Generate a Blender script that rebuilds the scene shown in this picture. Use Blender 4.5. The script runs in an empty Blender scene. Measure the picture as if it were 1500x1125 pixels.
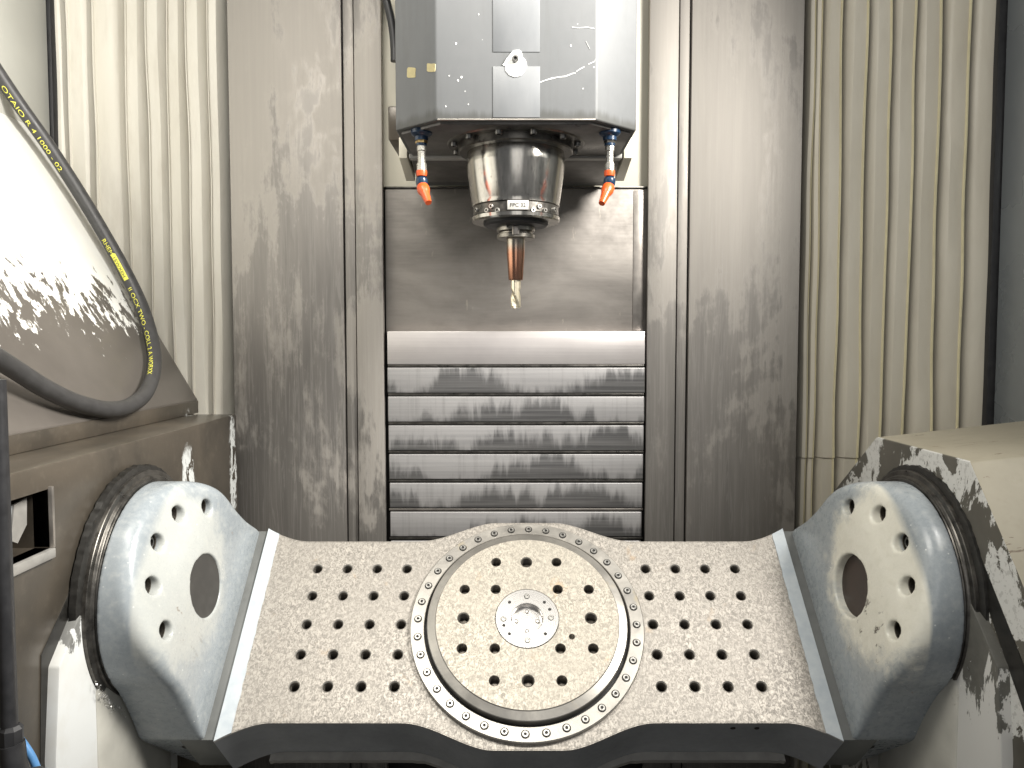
import bpy, bmesh, math, random
import numpy as np
from mathutils import Matrix, Vector

# ---------------------------------------------------------------- camera, world, lights, exposure
Z0 = 1.45                                   # camera height; every 'rel' height below is relative to it
F_PX, PITCH = 1138.0, math.radians(3.1)
scn = bpy.context.scene
COL = scn.collection
cam_d = bpy.data.cameras.new('camera'); cam = bpy.data.objects.new('camera', cam_d); COL.objects.link(cam)
cam.location = (0, 0, Z0); cam.rotation_euler = (math.pi / 2 - PITCH, 0, 0)
cam_d.sensor_width = 36; cam_d.lens = F_PX / 1500 * 36; cam_d.clip_start = 0.02; cam_d.clip_end = 60
scn.camera = cam
w = bpy.data.worlds.new('World'); scn.world = w; w.use_nodes = True
w.node_tree.nodes['Background'].inputs[0].default_value = (0.93, 0.96, 1.0, 1)
w.node_tree.nodes['Background'].inputs[1].default_value = 0.15
def lamp(name, loc, target, size, size_y, power, color, spread=180):
    d = bpy.data.lights.new(name, 'AREA'); d.shape = 'RECTANGLE'; d.size = size; d.size_y = size_y
    d.energy = power; d.color = color; d.spread = math.radians(spread)
    o = bpy.data.objects.new(name, d); COL.objects.link(o)
    o.location = (loc[0], loc[1], loc[2] + Z0)
    dirv = Vector((target[0] - loc[0], target[1] - loc[1], target[2] - loc[2]))
    o.rotation_euler = dirv.to_track_quat('-Z', 'Y').to_euler()
    return o
lamp('work_light_right', (0.88, 0.62, 0.92), (-0.85, 1.30, 0.22), 0.35, 0.6, 25, (1.0, 0.965, 0.90), 100)
lamp('work_light_left', (-0.30, 0.48, 1.10), (-0.1, 1.40, 0.0), 0.9, 0.3, 14, (1.0, 0.96, 0.88))
lamp('door_light', (0.1, -0.9, 0.50), (0, 1.4, -0.1), 0.9, 1.1, 3.6, (1.0, 0.98, 0.95))
vs = scn.view_settings
vs.view_transform = 'Standard'; vs.look = 'None'; vs.gamma = 1; vs.exposure = 0.15
vs.use_curve_mapping = False

# ---------------------------------------------------------------- helpers
RNG = random.Random(7)
def ray(u, v):
    x = (u - 750) / F_PX; yd = (v - 562.5) / F_PX
    return np.array([x, math.cos(PITCH) - yd * math.sin(PITCH), -math.sin(PITCH) - yd * math.cos(PITCH)])
def px_y(u, v, y): d = ray(u, v); return d * (y / d[1])          # where that sight line meets a wall at depth y
def px_x(u, v, x): d = ray(u, v); return d * (x / d[0])
def px_plane(u, v, p0, n): d = ray(u, v); return d * (np.dot(p0, n) / np.dot(d, n))

def set_props(o, label=None, cat=None, group=None, kind=None):
    if label: o['label'] = label
    if cat: o['category'] = cat
    if group: o['group'] = group
    if kind: o['kind'] = kind
    return o
def thing(name, label, cat, loc=(0, 0, 0), group=None, matrix=None):
    o = bpy.data.objects.new(name, None); COL.objects.link(o); o.empty_display_size = 0.05
    if matrix is not None: o.matrix_world = matrix
    else: o.location = (loc[0], loc[1], loc[2] + Z0)
    bpy.context.view_layer.update()
    return set_props(o, label, cat, group)
def link(name, me, parent=None, rel=True, mats=None):
    """meshes are in camera-relative world coordinates (rel) or in the parent's own frame"""
    o = bpy.data.objects.new(name, me); COL.objects.link(o)
    if mats:
        for m in (mats if isinstance(mats, (list, tuple)) else [mats]): me.materials.append(m)
    if parent is not None:
        o.parent = parent
        if rel:
            root = parent
            while root.parent: root = root.parent
            if parent.parent is None:
                o.matrix_parent_inverse = Matrix.Translation(-parent.location)
                o.location = (0, 0, Z0)
    elif rel:
        o.location = (0, 0, Z0)
    return o
def copy_obj(o, parent=None, loc=None, rot=None):
    c = o.copy(); COL.objects.link(c)
    if parent is not None: c.parent = parent
    if loc is not None: c.location = loc
    if rot is not None: c.rotation_euler = rot
    return c
def smooth(me, angle=35):
    for p in me.polygons: p.use_smooth = True
    me.set_sharp_from_angle(angle=math.radians(angle))
    return me
def bm_to(bm, name, angle=35, sm=True):
    me = bpy.data.meshes.new(name); bm.normal_update(); bm.to_mesh(me); bm.free()
    if sm: smooth(me, angle)
    return me
def box_bm(bm, x0, x1, y0, y1, z0, z1):
    vsn = [bm.verts.new(c) for c in ((x0,y0,z0),(x1,y0,z0),(x1,y1,z0),(x0,y1,z0),(x0,y0,z1),(x1,y0,z1),(x1,y1,z1),(x0,y1,z1))]
    fs = [bm.faces.new([vsn[i] for i in q]) for q in ((3,2,1,0),(4,5,6,7),(0,1,5,4),(1,2,6,5),(2,3,7,6),(3,0,4,7))]
    return vsn, fs
def bevel_all(bm, width, seg=2, angle=25):
    bm.normal_update()
    es = [e for e in bm.edges if len(e.link_faces) == 2 and e.calc_face_angle(0) > math.radians(angle)]
    bmesh.ops.bevel(bm, geom=es, offset=width, segments=seg, affect='EDGES', profile=0.5, clamp_overlap=True)
def box(name, x0, x1, y0, y1, z0, z1, bev=0.002, seg=2):
    bm = bmesh.new(); box_bm(bm, x0, x1, y0, y1, z0, z1)
    if bev: bevel_all(bm, bev, seg)
    return bm_to(bm, name)
def prism_pts(bm, loops):
    """loops: two lists of matching 3-D points -> closed prism"""
    a = [bm.verts.new(p) for p in loops[0]]; b = [bm.verts.new(p) for p in loops[1]]
    n = len(a)
    bm.faces.new(list(reversed(a))); bm.faces.new(b)
    for i in range(n): bm.faces.new((a[i], a[(i+1) % n], b[(i+1) % n], b[i]))
    bmesh.ops.recalc_face_normals(bm, faces=bm.faces[:])
def prism(name, loop0, loop1, bev=0.0, seg=2, angle=35):
    bm = bmesh.new(); prism_pts(bm, (loop0, loop1))
    if bev: bevel_all(bm, bev, seg)
    return bm_to(bm, name, angle)
def lathe(name, prof, axis='Z', seg=48, angle=35, center=(0, 0, 0), wob=None, mat_fn=None, close=False):
    """prof: list of (r, h) along the axis"""
    bm = bmesh.new(); rings = []
    for r, h in prof:
        ring = []
        if r < 1e-6:
            ring = [bm.verts.new((0, 0, h))]
        else:
            for i in range(seg):
                a = 2 * math.pi * i / seg
                rr = r + (wob(a, r, h) if wob else 0)
                ring.append(bm.verts.new((rr * math.cos(a), rr * math.sin(a), h)))
        rings.append(ring)
    pairs = list(zip(rings[:-1], rings[1:]))
    if close: pairs.append((rings[-1], rings[0]))
    for k, (a, b) in enumerate(pairs):
        for i in range(seg):
            j = (i + 1) % seg
            if len(a) == 1 and len(b) == 1: continue
            if len(a) == 1: f = bm.faces.new((a[0], b[i], b[j]))
            elif len(b) == 1: f = bm.faces.new((a[i], a[j], b[0]))
            else: f = bm.faces.new((a[i], a[j], b[j], b[i]))
            if mat_fn: f.material_index = mat_fn(k)
    bmesh.ops.recalc_face_normals(bm, faces=bm.faces[:])
    if axis == 'X': bmesh.ops.transform(bm, verts=bm.verts[:], matrix=Matrix(((0,0,1,0),(1,0,0,0),(0,1,0,0),(0,0,0,1))))
    if axis == '-Z': bmesh.ops.transform(bm, verts=bm.verts[:], matrix=Matrix.Scale(-1, 4, (0,0,1)))
    if axis == '-Y': bmesh.ops.transform(bm, verts=bm.verts[:], matrix=Matrix(((1,0,0,0),(0,0,-1,0),(0,1,0,0),(0,0,0,1))))
    bmesh.ops.translate(bm, verts=bm.verts[:], vec=center)
    return bm_to(bm, name, angle)
def catmull(pts, n):
    P = [np.array(p, float) for p in pts]; P = [2*P[0]-P[1]] + P + [2*P[-1]-P[-2]]
    out = []
    for i in range(1, len(P) - 2):
        for k in range(n):
            s = k / n
            a, b, c, d = P[i-1], P[i], P[i+1], P[i+2]
            out.append(0.5*((2*b)+(-a+c)*s+(2*a-5*b+4*c-d)*s*s+(-a+3*b-3*c+d)*s**3))
    out.append(P[-2]); return out
def frames(path):
    n = len(path); T = []
    for i in range(n):
        d = path[min(i+1, n-1)] - path[max(i-1, 0)]; T.append(d/np.linalg.norm(d))
    u = np.cross(T[0], (0, 0, 1.0) if abs(T[0][2]) < 0.95 else (1.0, 0, 0)); u /= np.linalg.norm(u); U = []
    for i in range(n):
        u = u - T[i]*np.dot(u, T[i]); u /= np.linalg.norm(u); U.append(u.copy())
    return T, U
def tube(name, path, r, seg=16, cap=True):
    path = [np.array(p, float) for p in path]; T, U = frames(path)
    bm = bmesh.new(); rings = []
    for i, p in enumerate(path):
        V = np.cross(T[i], U[i]); rr = r[i] if hasattr(r, '__len__') else r
        rings.append([bm.verts.new(p + rr*(math.cos(2*math.pi*k/seg)*U[i] + math.sin(2*math.pi*k/seg)*V)) for k in range(seg)])
    for a, b in zip(rings[:-1], rings[1:]):
        for k in range(seg): bm.faces.new((a[k], a[(k+1) % seg], b[(k+1) % seg], b[k]))
    if cap: bm.faces.new(list(reversed(rings[0]))); bm.faces.new(rings[-1])
    bmesh.ops.recalc_face_normals(bm, faces=bm.faces[:])
    return bm_to(bm, name, 50)
def boolean(me, cutter_me, name):
    a = bpy.data.objects.new('tmp_a', me); b = bpy.data.objects.new('tmp_b', cutter_me)
    COL.objects.link(a); COL.objects.link(b)
    md = a.modifiers.new('b', 'BOOLEAN'); md.object = b; md.operation = 'DIFFERENCE'; md.solver = 'EXACT'
    dg = bpy.context.evaluated_depsgraph_get()
    out = bpy.data.meshes.new_from_object(a.evaluated_get(dg)); out.name = name
    bpy.data.objects.remove(a); bpy.data.objects.remove(b)
    return out
def cyl_cut(bm, x, y, r, z0, z1, seg=24):
    a = [bm.verts.new((x + r*math.cos(2*math.pi*i/seg), y + r*math.sin(2*math.pi*i/seg), z0)) for i in range(seg)]
    b = [bm.verts.new((v.co.x, v.co.y, z1)) for v in a]
    bm.faces.new(list(reversed(a))); bm.faces.new(b)
    for i in range(seg): bm.faces.new((a[i], a[(i+1) % seg], b[(i+1) % seg], b[i]))
def surface_nets(Fv, origin, h):
    """naive surface nets on a scalar grid (inside < 0)"""
    S = Fv < 0; nx, ny, nz = Fv.shape
    acc = np.zeros((nx-1, ny-1, nz-1, 3)); cnt = np.zeros((nx-1, ny-1, nz-1))
    corners = [(i, j, k) for i in (0, 1) for j in (0, 1) for k in (0, 1)]
    sub = lambda A, c: A[c[0]:nx-1+c[0], c[1]:ny-1+c[1], c[2]:nz-1+c[2]]
    for c in corners:
        for ax in range(3):
            if c[ax]: continue
            d = list(c); d[ax] = 1
            fa, fb = sub(Fv, c), sub(Fv, d); m = (fa < 0) != (fb < 0)
            tt = np.where(m, fa / np.where(m, fa - fb, 1), 0)
            for q in range(3): acc[..., q] += np.where(m, c[q] + (tt if q == ax else 0), 0)
            cnt += m
    act = cnt > 0; idx = -np.ones(act.shape, int); idx[act] = np.arange(act.sum())
    ijk = np.argwhere(act)
    V = (ijk + acc[act] / cnt[act][:, None]) * h + np.array(origin)
    quads = []
    for ax in range(3):
        sl0 = [slice(None)]*3; sl1 = [slice(None)]*3; sl0[ax] = slice(0, -1); sl1[ax] = slice(1, None)
        A, B = S[tuple(sl0)], S[tuple(sl1)]
        for flip, mk in ((False, A & ~B), (True, ~A & B)):
            e = np.argwhere(mk); o1, o2 = [a for a in range(3) if a != ax]
            e = e[(e[:, o1] > 0) & (e[:, o2] > 0) & (e[:, o1] < act.shape[o1]) & (e[:, o2] < act.shape[o2])]
            def at(d1, d2):
                q = e.copy(); q[:, o1] += d1; q[:, o2] += d2; return idx[q[:, 0], q[:, 1], q[:, 2]]
            Q = np.stack([at(-1, -1), at(0, -1), at(0, 0), at(-1, 0)], 1)
            if (ax == 1) != flip: Q = Q[:, ::-1]
            quads.append(Q)
    return V, np.concatenate(quads)
def text_mesh(txt, size, align='LEFT'):
    cu = bpy.data.curves.new('txt', 'FONT'); cu.body = txt; cu.size = size; cu.align_x = align; cu.resolution_u = 3
    o = bpy.data.objects.new('txt', cu); COL.objects.link(o)
    dg = bpy.context.evaluated_depsgraph_get()
    me = bpy.data.meshes.new_from_object(o.evaluated_get(dg)); bpy.data.objects.remove(o); bpy.data.curves.remove(cu)
    return me

# ---------------------------------------------------------------- procedural materials
class Mat:
    def __init__(s, name):
        s.m = bpy.data.materials.new(name); s.m.use_nodes = True; s.nt = s.m.node_tree; s.n = s.nt.nodes
        s.bsdf = s.n['Principled BSDF']; s.tc = s.n.new('ShaderNodeTexCoord'); s.oc = s.tc.outputs['Object']
        s.info = None
    def put(s, inp, v):
        if isinstance(v, bpy.types.NodeSocket): s.nt.links.new(v, inp)
        elif isinstance(v, (tuple, list)): inp.default_value = (*v, 1) if (len(v) == 3 and inp.type == 'RGBA') else v
        else: inp.default_value = v
    def rand(s):
        if not s.info: s.info = s.n.new('ShaderNodeObjectInfo')
        return s.info.outputs['Random']
    def vec(s, scale=(1, 1, 1), rot=(0, 0, 0), loc=(0, 0, 0), src=None, seeded=False):
        mp = s.n.new('ShaderNodeMapping'); mp.inputs['Scale'].default_value = scale
        mp.inputs['Rotation'].default_value = rot; mp.inputs['Location'].default_value = loc
        src = src or s.oc
        if seeded:
            cb = s.n.new('ShaderNodeCombineXYZ'); k = s.math('MULTIPLY', s.rand(), 37.0)
            for i in range(3): s.put(cb.inputs[i], k)
            va = s.n.new('ShaderNodeVectorMath'); s.put(va.inputs[0], src); s.put(va.inputs[1], cb.outputs[0]); src = va.outputs[0]
        s.put(mp.inputs['Vector'], src); return mp.outputs[0]
    def noise(s, scale, detail=5, rough=0.6, vec=None, dist=0.0):
        t = s.n.new('ShaderNodeTexNoise'); s.put(t.inputs['Vector'], vec or s.oc)
        for k, v in (('Scale', scale), ('Detail', detail), ('Roughness', rough), ('Distortion', dist)): s.put(t.inputs[k], v)
        return t.outputs[0]
    def vor(s, scale, vec=None, feat='F1', rnd=1.0):
        t = s.n.new('ShaderNodeTexVoronoi'); t.feature = feat; s.put(t.inputs['Vector'], vec or s.oc); s.put(t.inputs['Scale'], scale)
        s.put(t.inputs['Randomness'], rnd); return t.outputs['Distance']
    def math(s, op, a, b=0.0, clamp=False):
        t = s.n.new('ShaderNodeMath'); t.operation = op; t.use_clamp = clamp; s.put(t.inputs[0], a); s.put(t.inputs[1], b); return t.outputs[0]
    def rng(s, v, a, b, c=0.0, d=1.0, sm=False):
        t = s.n.new('ShaderNodeMapRange'); t.interpolation_type = 'SMOOTHSTEP' if sm else 'LINEAR'
        for i, q in enumerate((v, a, b, c, d)): s.put(t.inputs[i], q)
        return t.outputs[0]
    def mix(s, f, a, b, mode='MIX'):
        t = s.n.new('ShaderNodeMix'); t.data_type = 'RGBA'; t.blend_type = mode
        s.put(t.inputs[0], f); s.put(t.inputs[6], a); s.put(t.inputs[7], b); return t.outputs[2]
    def xyz(s, v=None):
        t = s.n.new('ShaderNodeSeparateXYZ'); s.put(t.inputs[0], v or s.oc); return t.outputs
    def blob(s, c, r, soft=0.3, warp=None, wamt=0.0, axes=(1, 1, 1)):
        """1 inside an (irregular) ellipsoid patch at c"""
        va = s.n.new('ShaderNodeVectorMath'); va.operation = 'SUBTRACT'; s.put(va.inputs[0], s.oc); va.inputs[1].default_value = c
        vb = s.n.new('ShaderNodeVectorMath'); vb.operation = 'MULTIPLY'; s.put(vb.inputs[0], va.outputs[0]); vb.inputs[1].default_value = [a / r for a in axes]
        vl = s.n.new('ShaderNodeVectorMath'); vl.operation = 'LENGTH'; s.put(vl.inputs[0], vb.outputs[0])
        d = vl.outputs['Value']
        if warp is not None: d = s.math('ADD', d, s.math('MULTIPLY', s.math('SUBTRACT', warp, 0.5), wamt))
        return s.rng(d, 1.0 + soft, 1.0 - soft, 0, 1, True)
    def done(s, color, rough=0.5, metal=0.0, bump=None, bstr=0.3, bdist=0.002, spec=0.5, coat=0.0):
        b = s.bsdf; s.put(b.inputs['Base Color'], color); s.put(b.inputs['Roughness'], rough); s.put(b.inputs['Metallic'], metal)
        s.put(b.inputs['Specular IOR Level'], spec)
        if coat: s.put(b.inputs['Coat Weight'], coat); b.inputs['Coat Roughness'].default_value = 0.15
        if bump is not None:
            t = s.n.new('ShaderNodeBump'); t.inputs['Strength'].default_value = bstr; t.inputs['Distance'].default_value = bdist
            s.put(t.inputs['Height'], bump); s.put(b.inputs['Normal'], t.outputs[0])
        return s.m
MM = {}
def mat_plain(name, col, rough=0.5, metal=0.0, var=0.15, scale=60, spec=0.5):
    m = Mat(name); nz = m.noise(scale, 4, 0.6)
    c = m.mix(m.rng(nz, 0.3, 0.75), tuple(v*(1-var) for v in col), tuple(min(1, v*(1+var)) for v in col))
    MM[name] = m.done(c, m.rng(nz, 0.3, 0.7, rough*0.8, min(1, rough*1.2)), metal, nz, 0.12, 0.001, spec)
    return MM[name]

def mat_panel(name, amount, seed):
    # stainless guard panels: dried coolant film, runs and splashes
    m = Mat(name)
    broad = m.noise(2.6, 5, 0.62, m.vec((1, 1, 0.75), loc=(seed, 0, seed)), 0.7)
    runs = m.noise(9, 6, 0.65, m.vec((4, 1, 0.35), loc=(seed, 0, 0)), 0.5)
    fine = m.noise(42, 7, 0.74, m.vec((1.7, 1, 0.6), loc=(seed, 0, 0)), 0.3)
    grain = m.noise(160, 3, 0.6, m.vec((1, 1, 0.02)))
    film = m.math('ADD', m.math('MULTIPLY', broad, 0.75), m.math('MULTIPLY', runs, 0.25))
    film = m.math('ADD', film, m.math('MULTIPLY', m.math('SUBTRACT', fine, 0.5), 0.20))
    z = m.xyz()[2]
    film = m.math('ADD', film, m.rng(z, -0.5, 0.6, -0.06, 0.06))
    patch = m.math('MULTIPLY', m.rng(film, 0.475, 0.515, 0, 1, True), amount)
    edge = m.math('MULTIPLY', m.rng(film, 0.455, 0.485, 0, 1, True), m.rng(film, 0.53, 0.5, 0, 1, True))
    dn = m.noise(19, 4, 0.6, m.vec((5, 1, 0.14), loc=(seed, 0, 0)), 1.2)
    drip = m.math('MULTIPLY', m.rng(dn, 0.50, 0.54, 0, 1, True), m.rng(dn, 0.60, 0.555, 0, 1, True))
    c = m.mix(patch, m.mix(m.rng(runs, 0.35, 0.65), (0.245, 0.231, 0.213), (0.305, 0.286, 0.263)), (0.42, 0.392, 0.355))
    c = m.mix(m.math('MULTIPLY', edge, 0.30*amount), c, (0.52, 0.485, 0.44))
    c = m.mix(m.math('MULTIPLY', drip, m.rng(z, 0.35, -0.05, 0.05, 0.40*amount)), c, (0.47, 0.445, 0.415))
    c = m.mix(m.rng(grain, 0.3, 0.7, 0.0, 0.18), c, (0.24, 0.22, 0.21))
    r = m.mix(patch, (0.52,)*3, (0.64,)*3)
    return m.done(c, r, m.rng(patch, 0, 1, 0.65, 0.45), m.math('ADD', grain, m.math('MULTIPLY', film, 2)), 0.10, 0.001)
def mat_slide():
    m = Mat('ground_slide_plate')
    grain = m.noise(190, 3, 0.6, m.vec((0.06, 1, 1))); broad = m.noise(4, 5, 0.6, m.vec((1, 1, 2.2)), 0.5); fine = m.noise(30, 6, 0.7)
    spl = m.rng(m.noise(55, 5, 0.65, m.vec((1.5, 1, 0.35))), 0.66, 0.72, 0, 1)
    c = m.mix(m.rng(broad, 0.35, 0.65), (0.20, 0.185, 0.17), (0.34, 0.315, 0.29))
    c = m.mix(m.rng(grain, 0.35, 0.7, 0, 0.16), c, (0.40, 0.37, 0.34)); c = m.mix(m.math('MULTIPLY', spl, 0.35), c, (0.6, 0.55, 0.45))
    MM['slide'] = m.done(c, m.rng(fine, 0.3, 0.7, 0.48, 0.62), 0.65, grain, 0.1, 0.001)
def mat_waycover():
    m = Mat('oily_way_cover')
    v = m.vec(seeded=True); x, y, z = m.xyz()
    grain = m.noise(190, 3, 0.6, m.vec((0.015, 1, 1), seeded=True))
    col = m.noise(5.5, 3, 0.5, m.vec((1, 0.1, 0.05), seeded=True)); drips = m.noise(34, 7, 0.66, m.vec((1, 0.1, 0.13), seeded=True), 0.7)
    h = m.rng(z, -0.03, 0.03)                                  # height on the panel: oil hangs from the upper edge
    lvl = m.math('ADD', m.math('MULTIPLY', col, 2.0), m.math('MULTIPLY', drips, 1.2))
    k = m.math('ADD', m.math('MULTIPLY', h, 0.55), m.math('SUBTRACT', lvl, 1.36))
    wet = m.rng(k, 0.30, 0.62, 0, 1, True)
    streak = m.rng(m.noise(80, 4, 0.7, m.vec((1, 0.1, 0.03), seeded=True)), 0.52, 0.68, 0, 1)
    c = m.mix(wet, (0.16, 0.158, 0.158), (0.43, 0.42, 0.42))
    c = m.mix(m.math('MULTIPLY', streak, 0.22), c, (0.12, 0.11, 0.11)); c = m.mix(m.rng(grain, 0.4, 0.7, 0, 0.25), c, (0.7, 0.68, 0.66))
    MM['way'] = m.done(c, m.rng(wet, 0, 1, 0.32, 0.5), 0.55, grain, 0.1, 0.001)
    m = Mat('clean_way_cover')
    grain = m.noise(190, 3, 0.6, m.vec((0.015, 1, 1))); b = m.noise(6, 4, 0.6)
    c = m.mix(m.rng(b, 0.3, 0.7), (0.62, 0.58, 0.57), (0.75, 0.71, 0.69)); c = m.mix(m.rng(grain, 0.4, 0.75, 0, 0.25), c, (0.4, 0.38, 0.38))
    MM['way_top'] = m.done(c, 0.42, 0.65, grain, 0.1, 0.001)
def mat_table(name, base, speck, rust=0.5):
    m = Mat(name)
    mot = m.noise(230, 6, 0.68, m.vec((1, 0.75, 1)), 1.2); mid = m.noise(60, 5, 0.65, None, 0.6); big = m.noise(9, 5, 0.6, None, 0.4); fine = m.noise(620, 3, 0.6)
    pit = m.vor(380); rst = m.noise(13, 6, 0.65, m.vec((1, 1, 1), loc=(3.1, 1.7, 0)), 0.6)
    dk = tuple(v*0.60 for v in base); lt = tuple(min(1, v*1.45) for v in base)
    c = m.mix(m.rng(mot, 0.38, 0.64, 0, 1, True), dk, lt)
    c = m.mix(m.rng(mid, 0.5, 0.7, 0.0, 0.5), c, tuple(v*0.86 for v in base))
    c = m.mix(m.rng(big, 0.35, 0.7, 0.0, 0.6), c, tuple(v*0.95 for v in base))
    c = m.mix(m.math('MULTIPLY', m.rng(pit, 0.15, 0.04), m.rng(big, 0.4, 0.6, 0.1, 0.55 if speck else 0.2)), c, tuple(v*0.42 for v in base))
    c = m.mix(m.math('MULTIPLY', m.rng(rst, 0.60, 0.74, 0, 1, True), rust), c, (0.50, 0.33, 0.17))
    MM[name] = m.done(c, m.rng(mot, 0.35, 0.65, 0.52, 0.40), 0.4, m.math('ADD', mot, fine), 0.08, 0.0005)
def mat_cheek(side, glare_wear):
    # pale blue-grey casting enamel, dirty and spattered, in the cradle's own frame
    m = Mat('pale_grey_enamel')
    big = m.noise(7, 5, 0.6, None, 0.5); fine = m.noise(90, 5, 0.65); sp = m.vor(85); sp2 = m.vor(210); w = m.noise(60, 6, 0.7)
    c = m.mix(m.rng(big, 0.3, 0.72), (0.255, 0.285, 0.308), (0.335, 0.368, 0.388))
    c = m.mix(m.rng(fine, 0.5, 0.75, 0, 0.35), c, (0.62, 0.63, 0.60))
    c = m.mix(m.math('MULTIPLY', m.rng(sp, 0.13, 0.05), m.rng(w, 0.45, 0.6)), c, (0.75, 0.76, 0.74))
    c = m.mix(m.math('MULTIPLY', m.rng(sp2, 0.12, 0.04), m.rng(big, 0.5, 0.7, 0, 0.6)), c, (0.16, 0.15, 0.13))
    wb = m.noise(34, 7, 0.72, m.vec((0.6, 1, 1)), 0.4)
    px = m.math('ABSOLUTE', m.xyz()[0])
    glare_worn = m.math('MULTIPLY', m.rng(m.math('ADD', m.blob((0, -0.02, 0.195), 0.112, 0.75, wb, 2.2, (0.0, 1.0, 0.95)), m.math('MULTIPLY', m.math('SUBTRACT', wb, 0.5), 1.3)), 0.22, 0.60, 0, 1, True), m.rng(px, 0.5165, 0.511))  # cream patch: lamp glare on the face put into the colour, with some wear
    c = m.mix(m.math('MULTIPLY', glare_worn, glare_wear), c, m.mix(m.rng(fine, 0.4, 0.7), (0.82, 0.80, 0.70), (0.72, 0.70, 0.60)))
    grit = m.math('MULTIPLY', m.rng(m.noise(75, 6, 0.75, m.vec((1, 1, 0.5))), 0.60, 0.63), m.blob((0, -0.075, 0.12), 0.05, 0.5, wb, 0.8, (0, 1, 1)))
    c = m.mix(m.math('MULTIPLY', grit, glare_wear), c, (0.10, 0.085, 0.07))
    chip = m.rng(m.math('ADD', m.noise(26, 6, 0.7, m.vec(loc=(5, 2, 8))), m.math('MULTIPLY', fine, 0.1)), 0.735, 0.75, 0, 1)
    c = m.mix(chip, c, (0.24, 0.205, 0.175))
    MM['paint' + side] = m.done(c, m.rng(fine, 0.3, 0.7, 0.22, 0.36), 0.0, m.math('ADD', fine, m.math('MULTIPLY', sp, 0.5)), 0.12, 0.0008, 0.5)
def mat_paint():
    m = Mat('grey_strip_enamel'); nz = m.noise(40, 5, 0.65)
    MM['paint_strip'] = m.done(m.mix(m.rng(nz, 0.35, 0.7), (0.46, 0.51, 0.55), (0.58, 0.62, 0.64)), 0.4, 0.0, nz, 0.1, 0.0005)
    m = Mat('dark_cradle_paint'); nz = m.noise(9, 6, 0.65); f = m.noise(120, 4, 0.6); sp = m.vor(60)
    c = m.mix(m.rng(nz, 0.35, 0.7), (0.24, 0.25, 0.26), (0.34, 0.35, 0.36)); c = m.mix(m.math('MULTIPLY', m.rng(sp, 0.08, 0.03), m.rng(f, 0.5, 0.6)), c, (0.5, 0.52, 0.52))
    MM['cradle_dark'] = m.done(c, m.rng(f, 0.3, 0.7, 0.35, 0.55), 0.0, f, 0.1, 0.0008)
def flake(m, seed, thr, sc=14, stretch=(1, 1, 1), bias=None, rot=(0, 0, 0)):
    a = m.noise(sc, 7, 0.68, m.vec(stretch, rot, (seed, seed*0.7, seed*1.3)), 0.5)
    if bias is not None: a = m.math('ADD', a, bias)
    return m.rng(a, thr - 0.006, thr + 0.006), a
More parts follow.
